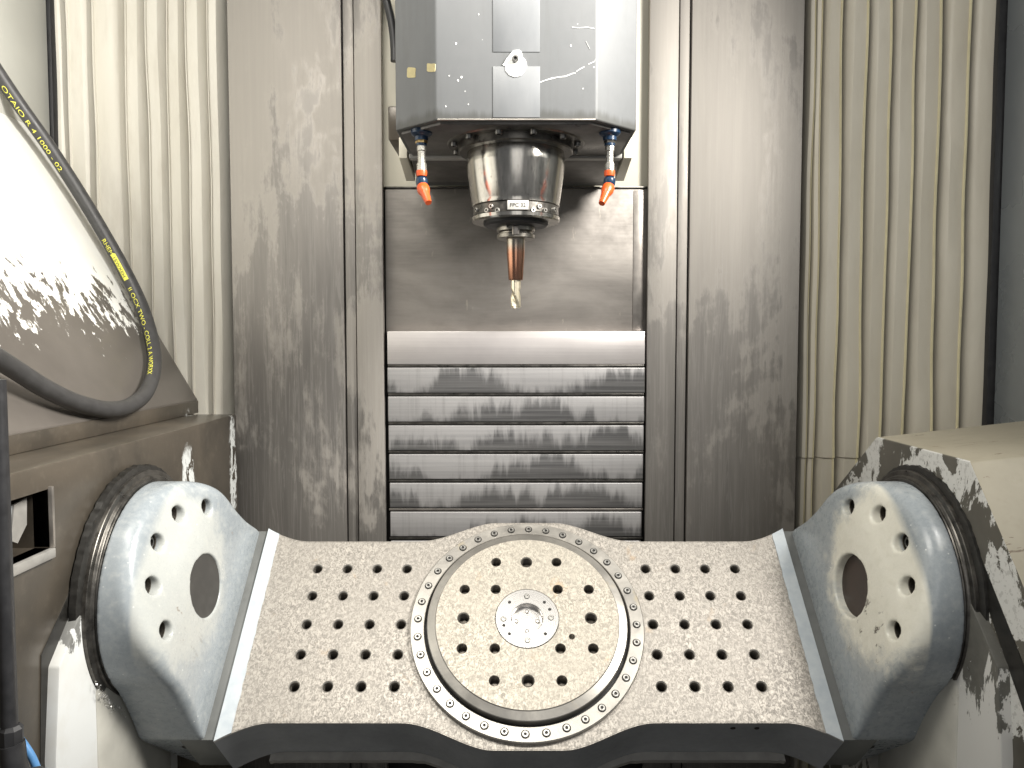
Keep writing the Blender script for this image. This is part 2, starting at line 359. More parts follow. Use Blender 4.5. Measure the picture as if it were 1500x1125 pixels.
def mat_housing():
    # brown oily film over white paint, film rubbed off near the corners (left housing)
    m = Mat('brown_filmed_housing'); x, y, z = m.xyz()
    big = m.noise(6, 5, 0.6, None, 0.5); fine = m.noise(70, 5, 0.6)
    b1 = m.blob((-0.56, 1.335, -0.225), 0.034, 0.25, m.noise(45, 5, 0.65), 1.6, (0.3, 1.3, 0.8))
    b2 = m.blob((-0.56, 1.55, -0.25), 0.10, 0.2, m.noise(60, 5, 0.7), 1.5, (0.2, 5.5, 1.0))
    fl, h = flake(m, 2.0, 0.5, 40, (1, 1, 0.45))
    msk = m.math('MULTIPLY', m.math('MAXIMUM', b1, b2), fl)
    c = m.mix(m.rng(big, 0.3, 0.7), (0.050, 0.044, 0.036), (0.105, 0.088, 0.068)); c = m.mix(m.rng(fine, 0.55, 0.75, 0, 0.3), c, (0.17, 0.145, 0.115))
    c = m.mix(msk, c, (0.62, 0.64, 0.63))
    MM['housing'] = m.done(c, m.rng(msk, 0, 1, 0.3, 0.45), m.rng(msk, 0, 1, 0.2, 0.0), m.math('ADD', fine, m.math('MULTIPLY', msk, -1.5)), 0.15, 0.001)
    # white sloped cover, film creeping up from its lower edge
    m = Mat('white_cover_dirty'); x, y, z = m.xyz()
    sp = m.noise(26, 7, 0.72, m.vec((1, 1.6, 0.8), (0.55, 0, 0)), 0.25)
    wave = m.noise(3.5, 3, 0.5)
    g = m.math('ADD', m.rng(z, -0.12, 0.42, 0.58, -0.30), m.math('MULTIPLY', m.math('SUBTRACT', wave, 0.5), 0.18))
    k = m.math('ADD', m.math('MULTIPLY', m.math('SUBTRACT', sp, 0.5), 0.95), g)
    film = m.rng(k, 0.268, 0.285)
    fine = m.noise(60, 5, 0.6); big = m.noise(5, 4, 0.6)
    cf = m.mix(m.rng(big, 0.3, 0.7), (0.115, 0.103, 0.092), (0.17, 0.153, 0.137))
    c = m.mix(film, m.mix(m.rng(big, 0.4, 0.7), (0.80, 0.80, 0.77), (0.72, 0.71, 0.66)), cf)
    MM['cover'] = m.done(c, m.rng(film, 0, 1, 0.4, 0.33), m.rng(film, 0, 1, 0, 0.3), m.math('ADD', m.math('MULTIPLY', fine, 0.4), film), 0.12, 0.0008)
    # right housing face: dark film with large scraped patches following the corners
    m = Mat('scraped_housing_face'); x, y, z = m.xyz()
    fine = m.noise(70, 5, 0.65); big = m.noise(5, 5, 0.6)
    fl, h = flake(m, 7.3, 0.50, 13, (1, 1.1, 0.8))
    grit = m.rng(m.noise(120, 4, 0.65), 0.42, 0.45)
    dist = m.math('MULTIPLY', fl, 1.0)
    c = m.mix(m.rng(big, 0.3, 0.7), (0.065, 0.061, 0.05), (0.12, 0.112, 0.092)); c = m.mix(m.math('MULTIPLY', dist, m.rng(grit, 0, 1, 0.75, 1)), c, (0.60, 0.60, 0.575))
    MM['scraped'] = m.done(c, m.rng(fl, 0, 1, 0.35, 0.5), 0.0, m.math('ADD', m.math('MULTIPLY', fine, 0.3), m.math('MULTIPLY', fl, -1.0)), 0.2, 0.001)
    m = Mat('cream_housing_paint'); fine = m.noise(60, 5, 0.65); big = m.noise(5, 5, 0.65)
    fl, h = flake(m, 4.1, 0.63, 22, (0.5, 2.0, 1))
    c = m.mix(m.rng(big, 0.3, 0.7), (0.31, 0.278, 0.21), (0.43, 0.395, 0.31)); c = m.mix(m.rng(fine, 0.55, 0.75, 0, 0.3), c, (0.30, 0.26, 0.19)); c = m.mix(fl, c, (0.20, 0.16, 0.115))
    MM['cream_box'] = m.done(c, 0.45, 0.0, fine, 0.1, 0.0008)
    # white base plate with dark film left at its top and in streaks
    m = Mat('white_base_plate'); x, y, z = m.xyz(); fine = m.noise(60, 5, 0.65)
    st = m.noise(20, 7, 0.7, m.vec((1, 1.5, 0.42)), 0.3)
    k = m.math('ADD', m.math('MULTIPLY', m.math('SUBTRACT', st, 0.5), 0.9), m.rng(z, -0.54, -0.33, 0.36, 0.66))
    film = m.rng(k, 0.50, 0.515)
    c = m.mix(film, (0.58, 0.575, 0.55), m.mix(fine, (0.07, 0.07, 0.06), (0.15, 0.145, 0.13)))
    MM['base_scraped'] = m.done(c, 0.42, 0, m.math('ADD', m.math('MULTIPLY', fine, 0.3), film), 0.15, 0.001)
    m = Mat('white_base_plate_clean'); x, y, z = m.xyz(); fine = m.noise(60, 5, 0.65)
    st = m.noise(24, 7, 0.7, m.vec((1, 1.5, 0.7), loc=(1, 5, 2)), 0.3)
    k = m.math('ADD', m.math('MULTIPLY', m.math('SUBTRACT', st, 0.5), 0.8), m.rng(z, -0.47, -0.32, 0.26, 0.64))
    film = m.rng(k, 0.50, 0.515)
    c = m.mix(film, m.mix(m.rng(m.noise(8), 0.4, 0.7), (0.66, 0.675, 0.67), (0.56, 0.55, 0.51)), m.mix(fine, (0.12, 0.12, 0.115), (0.22, 0.22, 0.21)))
    MM['base_white'] = m.done(c, 0.42, 0, m.math('ADD', m.math('MULTIPLY', fine, 0.3), film), 0.15, 0.001)
def mat_head():
    m = Mat('grey_head_enamel'); big = m.noise(5, 5, 0.6, m.vec((1, 1, 0.4)), 0.4); fine = m.noise(80, 5, 0.65); runs = m.noise(26, 5, 0.7, m.vec((2, 2, 0.16)), 0.3)
    c = m.mix(m.rng(big, 0.3, 0.7), (0.112, 0.117, 0.121), (0.145, 0.149, 0.153)); c = m.mix(m.rng(runs, 0.52, 0.7, 0, 0.4), c, (0.10, 0.102, 0.10))
    sp = m.vor(44); c = m.mix(m.math('MULTIPLY', m.rng(sp, 0.055, 0.035), m.rng(m.noise(11), 0.52, 0.56)), c, (0.72, 0.72, 0.70))
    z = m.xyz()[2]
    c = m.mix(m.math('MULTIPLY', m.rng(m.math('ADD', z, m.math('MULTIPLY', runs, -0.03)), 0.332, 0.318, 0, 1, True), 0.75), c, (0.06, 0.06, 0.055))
    MM['head'] = m.done(c, m.rng(fine, 0.3, 0.7, 0.46, 0.58), 0.0, fine, 0.08, 0.0006, 0.5)
    m = Mat('head_glare_grey'); nz = m.noise(40, 5, 0.6, m.vec((1, 1, 0.3)))
    MM['head_glare'] = m.done(m.mix(m.rng(nz, 0.3, 0.7), (0.148, 0.155, 0.163), (0.18, 0.186, 0.193)), 0.4, 0.0, nz, 0.06, 0.0005)  # paler grey that carries the reflected lamp band in its colour
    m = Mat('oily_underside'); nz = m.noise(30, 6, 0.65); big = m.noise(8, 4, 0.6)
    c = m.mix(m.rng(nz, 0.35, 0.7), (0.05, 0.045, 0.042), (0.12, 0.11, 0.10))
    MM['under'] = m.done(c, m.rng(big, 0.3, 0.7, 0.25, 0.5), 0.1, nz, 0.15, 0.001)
def mat_steel():
    m = Mat('polished_spindle_steel'); st = m.noise(60, 5, 0.7, m.vec((1, 1, 0.12))); sp = m.rng(m.noise(140, 5, 0.7), 0.62, 0.68)
    c = m.mix(m.rng(st, 0.35, 0.7), (0.34, 0.325, 0.30), (0.58, 0.555, 0.51)); c = m.mix(m.math('MULTIPLY', sp, 0.7), c, (0.07, 0.06, 0.05))
    MM['steel'] = m.done(c, m.rng(st, 0.3, 0.7, 0.13, 0.24), 0.97, st, 0.05, 0.0005)
    m = Mat('dark_oiled_steel'); nz = m.noise(60, 5, 0.65); r2 = m.noise(200, 3, 0.6)
    MM['steel_dark'] = m.done(m.mix(m.rng(nz, 0.35, 0.7), (0.07, 0.066, 0.06), (0.17, 0.16, 0.145)), m.rng(nz, 0.3, 0.7, 0.25, 0.42), 0.8, r2, 0.08, 0.0005)
    m = Mat('tool_holder_steel'); nz = m.noise(70, 5, 0.65)
    MM['holder'] = m.done(m.mix(m.rng(nz, 0.35, 0.7), (0.22, 0.205, 0.18), (0.37, 0.35, 0.31)), 0.3, 0.9, nz, 0.05, 0.0005)
    m = Mat('heat_tinted_steel'); z = m.xyz()[2]; nz = m.noise(50, 4, 0.6)
    c = m.mix(m.rng(z, 0.165, 0.145, 0, 1, True), (0.42, 0.38, 0.32), (0.44, 0.22, 0.14)); c = m.mix(m.rng(nz, 0.4, 0.7, 0, 0.5), c, (0.40, 0.24, 0.17))
    MM['tint'] = m.done(c, 0.2, 1.0)
    m = Mat('gold_coated_cutter'); nz = m.noise(90, 4, 0.6)
    MM['gold'] = m.done(m.mix(nz, (0.80, 0.70, 0.48), (0.9, 0.83, 0.68)), 0.28, 0.85)
    m = Mat('turned_hub_steel'); x, y, z = m.xyz()
    rr = m.math('SQRT', m.math('ADD', m.math('MULTIPLY', x, x), m.math('MULTIPLY', y, y)))
    cb = m.n.new('ShaderNodeCombineXYZ'); m.put(cb.inputs[0], rr); gr = m.noise(1500, 2, 0.5, cb.outputs[0])
    MM['hub'] = m.done(m.mix(m.rng(gr, 0.3, 0.7), (0.62, 0.60, 0.58), (0.76, 0.74, 0.71)), m.rng(gr, 0.3, 0.7, 0.2, 0.32), 0.9, gr, 0.06, 0.0002)
    m = Mat('turned_ring_steel'); x, y, z = m.xyz()
    rr = m.math('SQRT', m.math('ADD', m.math('MULTIPLY', x, x), m.math('MULTIPLY', y, y)))
    cb = m.n.new('ShaderNodeCombineXYZ'); m.put(cb.inputs[0], rr); gr = m.noise(900, 3, 0.6, cb.outputs[0]); nz = m.noise(14, 6, 0.65, None, 0.5); st = m.noise(90, 5, 0.7)
    c = m.mix(m.rng(nz, 0.3, 0.7), (0.33, 0.315, 0.29), (0.50, 0.475, 0.43)); c = m.mix(m.rng(st, 0.5, 0.75, 0, 0.4), c, (0.34, 0.32, 0.29))
    c = m.mix(m.math('MULTIPLY', m.rng(m.noise(7, 5, 0.6, m.vec(loc=(2, 9, 4))), 0.62, 0.72), 0.6), c, (0.60, 0.47, 0.22))
    MM['ring'] = m.done(c, m.rng(nz, 0.3, 0.7, 0.28, 0.42), 0.7, gr, 0.06, 0.0003)
def mat_bellows(key, ca, cb_):
    m = Mat('cream_bellows_cloth'); b = m.noise(3.5, 5, 0.6, m.vec((1, 1, 0.5), seeded=True)); f = m.noise(40, 5, 0.6, m.vec((1, 1, 0.2), seeded=True))
    cr = m.noise(12, 4, 0.6, m.vec((1, 1, 0.6), seeded=True), 0.8); z = m.xyz()[2]
    c = m.mix(m.rng(b, 0.3, 0.7), ca, cb_); c = m.mix(m.rng(f, 0.5, 0.75, 0, 0.3), c, (0.50, 0.45, 0.37))
    MM[key] = m.done(c, 0.42, 0.0, m.math('ADD', m.math('MULTIPLY', cr, 2.0), m.math('MULTIPLY', f, 0.3)), 0.22, 0.004, 0.4)
MM['panel'] = mat_panel('stained_stainless', 1.0, 0.0); MM['panel_b'] = mat_panel('brushed_stainless', 0.55, 4.3); mat_slide(); mat_waycover(); mat_cheek('_l', 0.30); mat_cheek('_r', 0.95); mat_paint(); mat_housing(); mat_head(); mat_steel(); mat_bellows('bellows_r', (0.60, 0.555, 0.455), (0.69, 0.65, 0.555)); mat_bellows('bellows_l_lit', (0.70, 0.665, 0.575), (0.79, 0.76, 0.68))  # left bellows cloth paler: its stronger light is put into the colour
mat_table('table_plate', (0.365, 0.338, 0.302), False, 0.45)
mat_table('table_disc', (0.43, 0.395, 0.335), True, 0.6)
mat_plain('cream_panel', (0.74, 0.70, 0.58), 0.45, 0, 0.06, 8)
mat_plain('side_left', (0.52, 0.52, 0.48), 0.35, 0.3, 0.08, 5)
mat_plain('side_right', (0.33, 0.36, 0.38), 0.3, 0.35, 0.1, 4)
mat_plain('black_rubber', (0.025, 0.025, 0.027), 0.45, 0, 0.25, 50)
mat_plain('black_void', (0.012, 0.011, 0.010), 0.6, 0, 0.2, 50)
mat_plain('grime', (0.02, 0.019, 0.017), 0.4, 0.1, 0.5, 90)
mat_plain('hose_rubber', (0.045, 0.044, 0.044), 0.42, 0, 0.2, 70)
mat_plain('yellow_print', (0.75, 0.72, 0.10), 0.5, 0, 0.12, 200)
mat_plain('orange_plastic', (0.62, 0.085, 0.015), 0.35, 0, 0.12, 60)
mat_plain('blue_plastic', (0.008, 0.026, 0.06), 0.3, 0, 0.2, 60)
mat_plain('blue_tube', (0.10, 0.26, 0.52), 0.35, 0, 0.15, 60)
mat_plain('brass', (0.50, 0.36, 0.16), 0.3, 0.9, 0.2, 60)
mat_plain('nickel', (0.62, 0.60, 0.55), 0.28, 0.85, 0.12, 80)
mat_plain('bolt_steel', (0.20, 0.195, 0.185), 0.35, 0.85, 0.3, 200)
mat_plain('bolt_bright', (0.42, 0.41, 0.385), 0.32, 0.85, 0.25, 200)
mat_plain('hole_wall', (0.16, 0.145, 0.125), 0.35, 0.85, 0.3, 150)
mat_plain('socket_black', (0.02, 0.018, 0.016), 0.5, 0.2, 0.3, 150)
mat_plain('chip_white', (0.80, 0.80, 0.78), 0.5, 0, 0.05, 120)
mat_plain('tape_residue', (0.42, 0.36, 0.19), 0.6, 0, 0.15, 150)
mat_plain('plate_label', (0.55, 0.54, 0.51), 0.4, 0.2, 0.1, 90)
mat_plain('swarf_bright', (0.75, 0.74, 0.72), 0.3, 0.7, 0.2, 60)
mat_plain('pedestal', (0.46, 0.45, 0.405), 0.45, 0, 0.14, 14)
mat_plain('hem', (0.74, 0.68, 0.45), 0.45, 0, 0.08, 30)
mat_plain('pan', (0.10, 0.095, 0.088), 0.5, 0.4, 0.4, 30)
mat_plain('swarf', (0.30, 0.28, 0.25), 0.35, 0.8, 0.3, 60)
mat_plain('rail_steel', (0.38, 0.35, 0.32), 0.4, 0.8, 0.25, 25)
mat_plain('joint_grey', (0.15, 0.155, 0.15), 0.45, 0.1, 0.12, 30)
mat_plain('bore_grey', (0.042, 0.040, 0.037), 0.6, 0, 0.1, 40)
mat_plain('bore_brown', (0.04, 0.026, 0.021), 0.4, 0.1, 0.35, 40)
mat_plain('grey_bracket', (0.33, 0.32, 0.30), 0.45, 0.2, 0.15, 40)

# ---------------------------------------------------------------- setting: chip pan, back wall, side panels
FLOOR = -1.0
me = box('chip_pan', -1.05, 1.1, 0.25, 1.78, FLOOR - 0.03, FLOOR, 0)
set_props(link('chip_pan', me, None, True, MM['pan']), kind='structure')
me = box('back_wall', -1.05, 1.1, 1.76, 1.80, FLOOR, 1.0, 0)
set_props(link('back_wall', me, None, True, MM['black_void']), kind='structure')

YW = 1.65                                             # plane of the guard panels
XW = lambda u, y=YW: (u - 750) / F_PX * y * 1.0015
TOP = 0.98
def guard(label, u_edges, mt):
    x0, x1, x2, x3 = [XW(u) for u in u_edges]
    t = thing('guard_panel', label, 'guard panel', ((x0+x3)/2, YW, FLOOR))
    link('outer_sheet', box('outer_sheet', x0, x1 - 0.0015, YW, YW + 0.012, FLOOR, TOP, 0.0015), t, True, mt)
    link('inner_sheet', box('inner_sheet', x2 + 0.0015, x3, YW - 0.004, YW + 0.012, FLOOR, TOP, 0.0015), t, True, mt)
    link('joint_strip', box('joint_strip', x1 + 0.0015, x2 - 0.0015, YW + 0.004, YW + 0.014, FLOOR, TOP, 0.001), t, True, mt)
    link('backing', box('backing', x0 + 0.002, x3 - 0.002, YW + 0.016, YW + 0.022, FLOOR, TOP, 0), t, True, MM['black_void'])
    return t
guard('stained stainless guard panel between the hose-side bellows and the spindle slide', (343, 506.5, 523, 563), MM['panel'])
guard('stained stainless guard panel between the spindle slide and the bellows with the crease', (947, 990, 1006, 1167), MM['panel_b'])

# spindle slide: ground plate, cream panel above it
t = thing('slide_plate', 'dark ground steel slide plate behind the cutter, below the cream panel', 'slide plate', (0, 1.668, px_y(755, 482, 1.668)[2]))
xa, xb = XW(566, 1.668), XW(946, 1.668)
zt, zb = px_y(755, 276, 1.668)[2], px_y(755, 487, 1.668)[2]
link('plate', box('plate', xa, xb, 1.668, 1.69, zb, zt, 0.002), t, True, MM['slide'])
me = box('scale_glare_strip', XW(926, 1.667), XW(941, 1.667), 1.6665, 1.670, zb + 0.004, zt - 0.004, 0.0005)
link('scale_glare_strip', me, t, True, MM['rail_steel'])  # lighter strip: reflection along the engraved scale put in as steel tone
me = box('cream_back_panel', XW(556, 1.675), XW(953, 1.675), 1.675, 1.70, zt + 0.004, TOP, 0.002)
set_props(link('cream_back_panel', me, None, True, MM['cream_panel']), 'plain cream painted panel showing either side of the spindle head', 'panel')
me = box('panel_edge', xa, xb, 1.664, 1.674, zt, zt + 0.0035, 0.0005)
set_props(link('panel_lip', me, None, True, MM['steel_dark']), 'thin dark dirty lip between cream panel and dark slide plate', 'lip')

# telescopic way cover: stepped panels with wiper lips
t = thing('way_cover', 'telescopic steel way cover of stacked horizontal panels below the slide plate', 'way cover', (0, 1.66, FLOOR))
rows = [(485, 534), (538, 576), (580, 618.5), (622.5, 660.5), (664.5, 702.5), (706.5, 744.5), (748.5, 787), (791, 829), (833, 872)]
shared = None
for i, (va, vb) in enumerate(rows):
    y = 1.640 + 0.004*i
    x0, x1 = XW(567.5, y), XW(944.5, y); za, zc = px_y(755, va, y)[2], px_y(755, vb, y)[2]
    if i == 0: me = box('cover_panel', x0, x1, y, y + 0.03, zc, za, 0.0025); o = link('cover_panel', me, t, True, MM['way_top'])
    else:
        if shared is None:
            h = (za - zc)/2; shared = box('cover_panel', x0, x1, -0.001, 0.03, -h, h, 0.0025, 3); shared.materials.append(MM['way'])
        o = link('cover_panel', shared, t, True); o.location = (0, y, (za+zc)/2 + Z0)
    lip = box('wiper_lip', x0 + 0.001, x1 - 0.001, y + 0.0015, y + 0.02, zc - 0.0055, zc - 0.0003, 0.0012)
    link('wiper_lip', lip, t, True, MM['steel_dark'] if i % 2 == 0 or i < 5 else MM['rail_steel'])
link('tray', box('tray', XW(564, 1.7), XW(948, 1.7), 1.70, 1.71, FLOOR, zb, 0), t, True, MM['black_void'])

# bellows: each pleat a folded strip
def bellows(label, us, side):
    yb = 1.70
    xs = [XW(u, yb) for u in us]
    t = thing('bellows_cover', label, 'bellows', ((xs[0]+xs[-1])/2, yb, FLOOR))
    zseam = px_y(1200, 669, yb)[2]
    for i in range(len(xs) - 1):
        x0, x1 = xs[i], xs[i+1]; wd = x1 - x0
        prof = [(0.0, 0.003), (0.0, -0.004), (0.045, -0.004), (0.06, 0.0), (0.10, -0.0005), (0.52, 0.003), (0.66, 0.009), (0.84, 0.027), (1.0, 0.046)]
        prof = [(x0 + p*wd, yb - 0.018 + d) for p, d in prof] if side < 0 else [(x1 - p*wd, yb - 0.018 + d) for p, d in prof]
        rr = random.Random(i*13 + (5 if side > 0 else 0)); ph = [rr.uniform(0, 6.28) for _ in range(4)]; tilt = rr.uniform(-0.004, 0.004)
        zs = list(np.linspace(FLOOR, TOP, 46))
        if side > 0: zs = sorted(zs + [zseam - 0.0015, zseam + 0.0015])
        bm = bmesh.new(); rings = []
        for z in zs:
            wob = 0.0016*math.sin(z*7 + ph[0]) + 0.0009*math.sin(z*17 + ph[1]) + tilt*z
            wy = 0.0013*math.sin(z*9 + ph[2]) + 0.0008*math.sin(z*23 + ph[3])
            if side > 0 and z < zseam: wob += rr.uniform(0.0002, 0.001); wy += 0.004
            fr = [bm.verts.new((x + wob*(1 - abs(k-2)/8), y + wy, z)) for k, (x, y) in enumerate(prof)]
            bk = [bm.verts.new((x + wob*(1 - abs(k-2)/8), y + wy + 0.0016, z)) for k, (x, y) in reversed(list(enumerate(prof)))]
            rings.append(fr + bk)
        n = len(rings[0])
        for a, b in zip(rings[:-1], rings[1:]):
            for k in range(n):
                f = bm.faces.new((a[k], a[(k+1) % n], b[(k+1) % n], b[k])); f.material_index = 1 if (k < 3 and side > 0) else 0
        bm.faces.new(list(reversed(rings[0]))); bm.faces.new(rings[-1])
        bmesh.ops.recalc_face_normals(bm, faces=bm.faces[:])
        link('pleat', bm_to(bm, 'pleat', 28), t, True, [MM['bellows_l_lit' if side < 0 else 'bellows_r'], MM['hem']])
    link('backing', box('backing', min(xs), max(xs), yb + 0.036, yb + 0.041, FLOOR, TOP, 0), t, True, MM['bellows_r'])
bellows('cream pleated bellows behind the hose', [90, 122, 158, 203, 232, 261.5, 289.5, 319, 341], -1)
bellows('cream pleated bellows with a horizontal crease', [1168, 1177.5, 1189, 1219, 1253, 1286, 1320, 1358, 1397, 1440], 1)

# enclosure sides
me = box('side_panel', -0.99, -0.974, 0.45, 1.665, FLOOR, TOP, 0.002)
set_props(link('side_panel', me, None, True, MM['side_left']), 'pale grey enclosure side panel behind the hose', 'side panel')
me = box('side_panel', 1.036, 1.05, 0.45, 1.665, FLOOR, TOP, 0.002)
set_props(link('side_panel', me, None, True, MM['side_right']), 'blue-grey enclosure side panel beside the creased bellows', 'side panel')
for x0, x1, lb in ((-0.99, -0.968, 'black gap seal at the corner of the pale grey side panel'), (1.022, 1.05, 'black gap seal at the corner of the blue-grey side panel')):
    me = box('corner_seal', x0, x1, 1.668, 1.735, FLOOR, TOP, 0.002)
    set_props(link('corner_seal', me, None, True, MM['black_rubber']), lb, 'seal')

# ---------------------------------------------------------------- cradle (swivelling table body) in its own frame X, t, n
CC = Vector((0.0238, 1.2106, -0.4478)); ANG = math.atan2(0.6764, 0.7365)
CM = Matrix.Translation(CC + Vector((0, 0, Z0))) @ Matrix.Rotation(ANG, 4, 'X')
AX_N = 0.12                                           # trunnion axis height over the table face
cradle = thing('swivel_cradle', 'pale grey swivel cradle with drilled steel table plate between two round cheeks', 'cradle', matrix=CM)
def plate_outline():
    top = []
    def half(x):                                      # half width of the plate at |x|
        ax = abs(x)
        flare = 0.027*max(0, (ax - 0.375)/0.075)**1.7
        base = 0.1535 + flare
        if ax < 0.052: b = 0.1915
        elif ax < 0.185:
            s = (ax - 0.052)/0.133
            b = 0.1915 - 0.038*(s*s*(3 - 2*s))**0.9
        else: b = 0.1535
        return max(base, b)
    xs = np.concatenate([np.linspace(-0.449, -0.37, 12), np.linspace(-0.36, -0.19, 6), np.linspace(-0.18, 0.18, 37), np.linspace(0.19, 0.36, 6), np.linspace(0.37, 0.449, 12)])
    return [(x, half(x)) for x in xs]
ol = plate_outline(); poly = [(x, -h) for x, h in ol] + [(x, h) for x, h in reversed(ol)]
bm = bmesh.new(); prism_pts(bm, ([(x, y, -0.115) for x, y in poly], [(x, y, 0.0) for x, y in poly]))
me = bm_to(bm, 'beam', 30)
S = 0.05
holes = [(s*c*S, r*S) for s in (-1, 1) for c in (4, 5, 6, 7) for r in (-2, -1, 0, 1, 2)]
cut = bmesh.new()
for x, y in holes: cyl_cut(cut, x, y, 0.0083, -0.045, 0.02)
cme = bm_to(cut, 'cut', sm=False)
me = boolean(me, cme, 'beam'); smooth(me, 30)
me.materials.clear(); me.materials.append(MM['table_plate']); me.materials.append(MM['cradle_dark']); me.materials.append(MM['paint_strip'])
for p in me.polygons: p.material_index = 0 if p.normal.z > 0.5 else 1
beam = link('table_plate', me, cradle, False)
# bright worn edge along the front and back of the plate
bm = bmesh.new()
for sgn in (-1, 1):
    pts = [(x, sgn*h) for x, h in ol]
    for (xa_, ya_), (xb_, yb_) in zip(pts[:-1], pts[1:]):
        q = [bm.verts.new(c) for c in ((xa_, ya_ - sgn*0.0016, 0.0004), (xb_, yb_ - sgn*0.0016, 0.0004), (xb_, yb_ + sgn*0.0005, -0.0022), (xa_, ya_ + sgn*0.0005, -0.0022))]
        bm.faces.new(q)
bmesh.ops.remove_doubles(bm, verts=bm.verts[:], dist=1e-6); bmesh.ops.recalc_face_normals(bm, faces=bm.faces[:])
for f in bm.faces:
    if f.normal.z < 0: f.normal_flip()
link('worn_edge', bm_to(bm, 'worn_edge'), cradle, False, MM['ring'])
# lower flange of the beam
for sgn in (-1, 1):
    loop = [(x, sgn*(h + (0.010 if h > 0.155 else 0.012))) for x, h in ol if abs(x) < 0.40]
    lo = [(x, y, -0.128) for x, y in loop] + [(x, sgn*0.10, -0.128) for x, y in reversed(loop)]
    hi = [(x, y, -0.116) for x, y in loop] + [(x, sgn*0.10, -0.116) for x, y in reversed(loop)]
    link('lower_flange', prism('lower_flange', lo, hi), cradle, False, MM['grey_bracket'])
# painted end strips on the plate, just proud of it
for sgn in (-1, 1):
    seg = [(x, h) for x, h in ol if x*sgn > 0.4265]; seg = sorted(seg, key=lambda q: abs(q[0]))
    rag = random.Random(3)
    inner = [(sgn*(0.4275 + rag.uniform(-0.0008, 0.0008)), y) for y in np.linspace(-seg[0][1] + 0.0005, seg[0][1] - 0.0005, 34)]
    outer = [(x, h - 0.0005) for x, h in seg]
    loop = inner + outer + [(x, -h) for x, h in reversed(outer)]
    lo = [(x, y, -0.001) for x, y in loop]; hi = [(x, y, 0.0016) for x, y in loop]
    o = link('painted_strip', prism('painted_strip', lo, hi), cradle, False, MM['paint_strip'])
    # recessed dark joint between plate and cheek
    me = box('joint', min(sgn*0.445, sgn*0.50), max(sgn*0.445, sgn*0.50), -0.1765, 0.1765, -0.105, -0.0025, 0.001)
    link('joint', me, cradle, False, MM['joint_grey'])
# threaded holes (sleeve with thread turns and a counterbore)
def thread_mesh(name, r, depth, cb):
    prof = [(r*cb, 0.0004), (r*1.06, -0.0014)]; h = -0.0014; k = 0
    while h > -depth:
        prof += [(r*1.0, h - 0.0008), (r*0.93, h - 0.0013), (r*0.93, h - 0.0016), (r*1.0, h - 0.0021)]; h -= 0.0021
    prof.append((0, h))
    return lathe(name, prof, 'Z', 20, 25, mat_fn=lambda k: 1 if k == 0 else 0)
thr = thread_mesh('threaded_hole', 0.0067, 0.028, 1.32); thr.materials.append(MM['hole_wall']); thr.materials.append(MM['ring'])
# outside faces must look inward
def flip(me):
    bm = bmesh.new(); bm.from_mesh(me); bmesh.ops.recalc_face_normals(bm, faces=bm.faces[:]); bm.to_mesh(me); bm.free(); smooth(me, 25)
for x, y in holes:
    o = link('threaded_hole', thr, cradle, False); o.location = (x, y, 0); o.rotation_euler = (0, 0, RNG.uniform(0, 6))

# cheeks: implicit casting -> mesh
def smax(a, b, k): h = np.clip(0.5 - 0.5*(b - a)/k, 0, 1); return b*(1-h) + a*h + k*h*(1-h)
def smin(a, b, k): return -smax(-a, -b, k)
H = 0.0022
xs = np.arange(0.452, 0.563, H); ts = np.arange(-0.196, 0.197, H); ns = np.arange(-0.236, 0.285, H)
X, T, N = np.meshgrid(xs, ts, ns, indexing='ij')
R0 = 0.153
wid = R0 + 0.0245*np.clip((0.12 - N)/0.12, 0, 1.0)**1.5
circ = np.hypot(T, N - AX_N) - R0
d2 = np.where(N > AX_N, circ, np.abs(T) - wid)
nk = np.linspace(-0.25, 0.35, 601)
pk_ = np.interp(nk, [-0.25, -0.01, 0.02, 0.06, 0.12, 0.16, 0.19, 0.22, 0.245, 0.275, 0.35], [0.4645, 0.4645, 0.4655, 0.468, 0.4735, 0.479, 0.4875, 0.5015, 0.512, 0.524, 0.552])
kern = np.exp(-np.linspace(-2.5, 2.5, 51)**2); pk_ = np.convolve(np.pad(pk_, 25, 'edge'), kern/kern.sum(), 'valid')
pn = np.interp(N, nk, pk_)
dp = (pn - X)*0.9
kk = np.interp(N, [-0.01, 0.012, 0.05, 0.3], [0.004, 0.008, 0.016, 0.018])
body = smax(d2, dp, kk)
body = np.maximum(body, X - 0.5565)
cham = (np.abs(T) - 0.1775 - 0.20*(N + 0.004))*0.97             # flanks turn under below the table face
body = smax(body, cham, 0.006); body = np.maximum(body, -0.226 - N)
for a in (30, 60, 90, 120, 150):
    ht, hn = 0.115*math.cos(math.radians(a)), AX_N + 0.115*math.sin(math.radians(a))
    c = np.maximum(np.hypot(T - ht, N - hn) - 0.0118, X - 0.5325)
    body = smax(body, -c, 0.003)
c = np.maximum(np.hypot(T, N - AX_N) - 0.0455, X - 0.522); body = smax(body, -c, 0.003)
body = np.maximum(body, 0.4625 - X)
V, Q = surface_nets(body, (xs[0], ts[0], ns[0]), H)
def cheek_mesh(sgn):
    v = V.copy(); v[:, 0] *= sgn; q = Q if sgn > 0 else Q[:, ::-1]
    me = bpy.data.meshes.new('cheek'); me.from_pydata(v.tolist(), [], q.tolist()); me.update()
    bm = bmesh.new(); bm.from_mesh(me)
    for _ in range(3): bmesh.ops.smooth_vert(bm, verts=bm.verts[:], factor=0.4, use_axis_x=True, use_axis_y=True, use_axis_z=True)
    bmesh.ops.recalc_face_normals(bm, faces=bm.faces[:]); bm.to_mesh(me); bm.free()
    for p in me.polygons: p.use_smooth = True
    return me
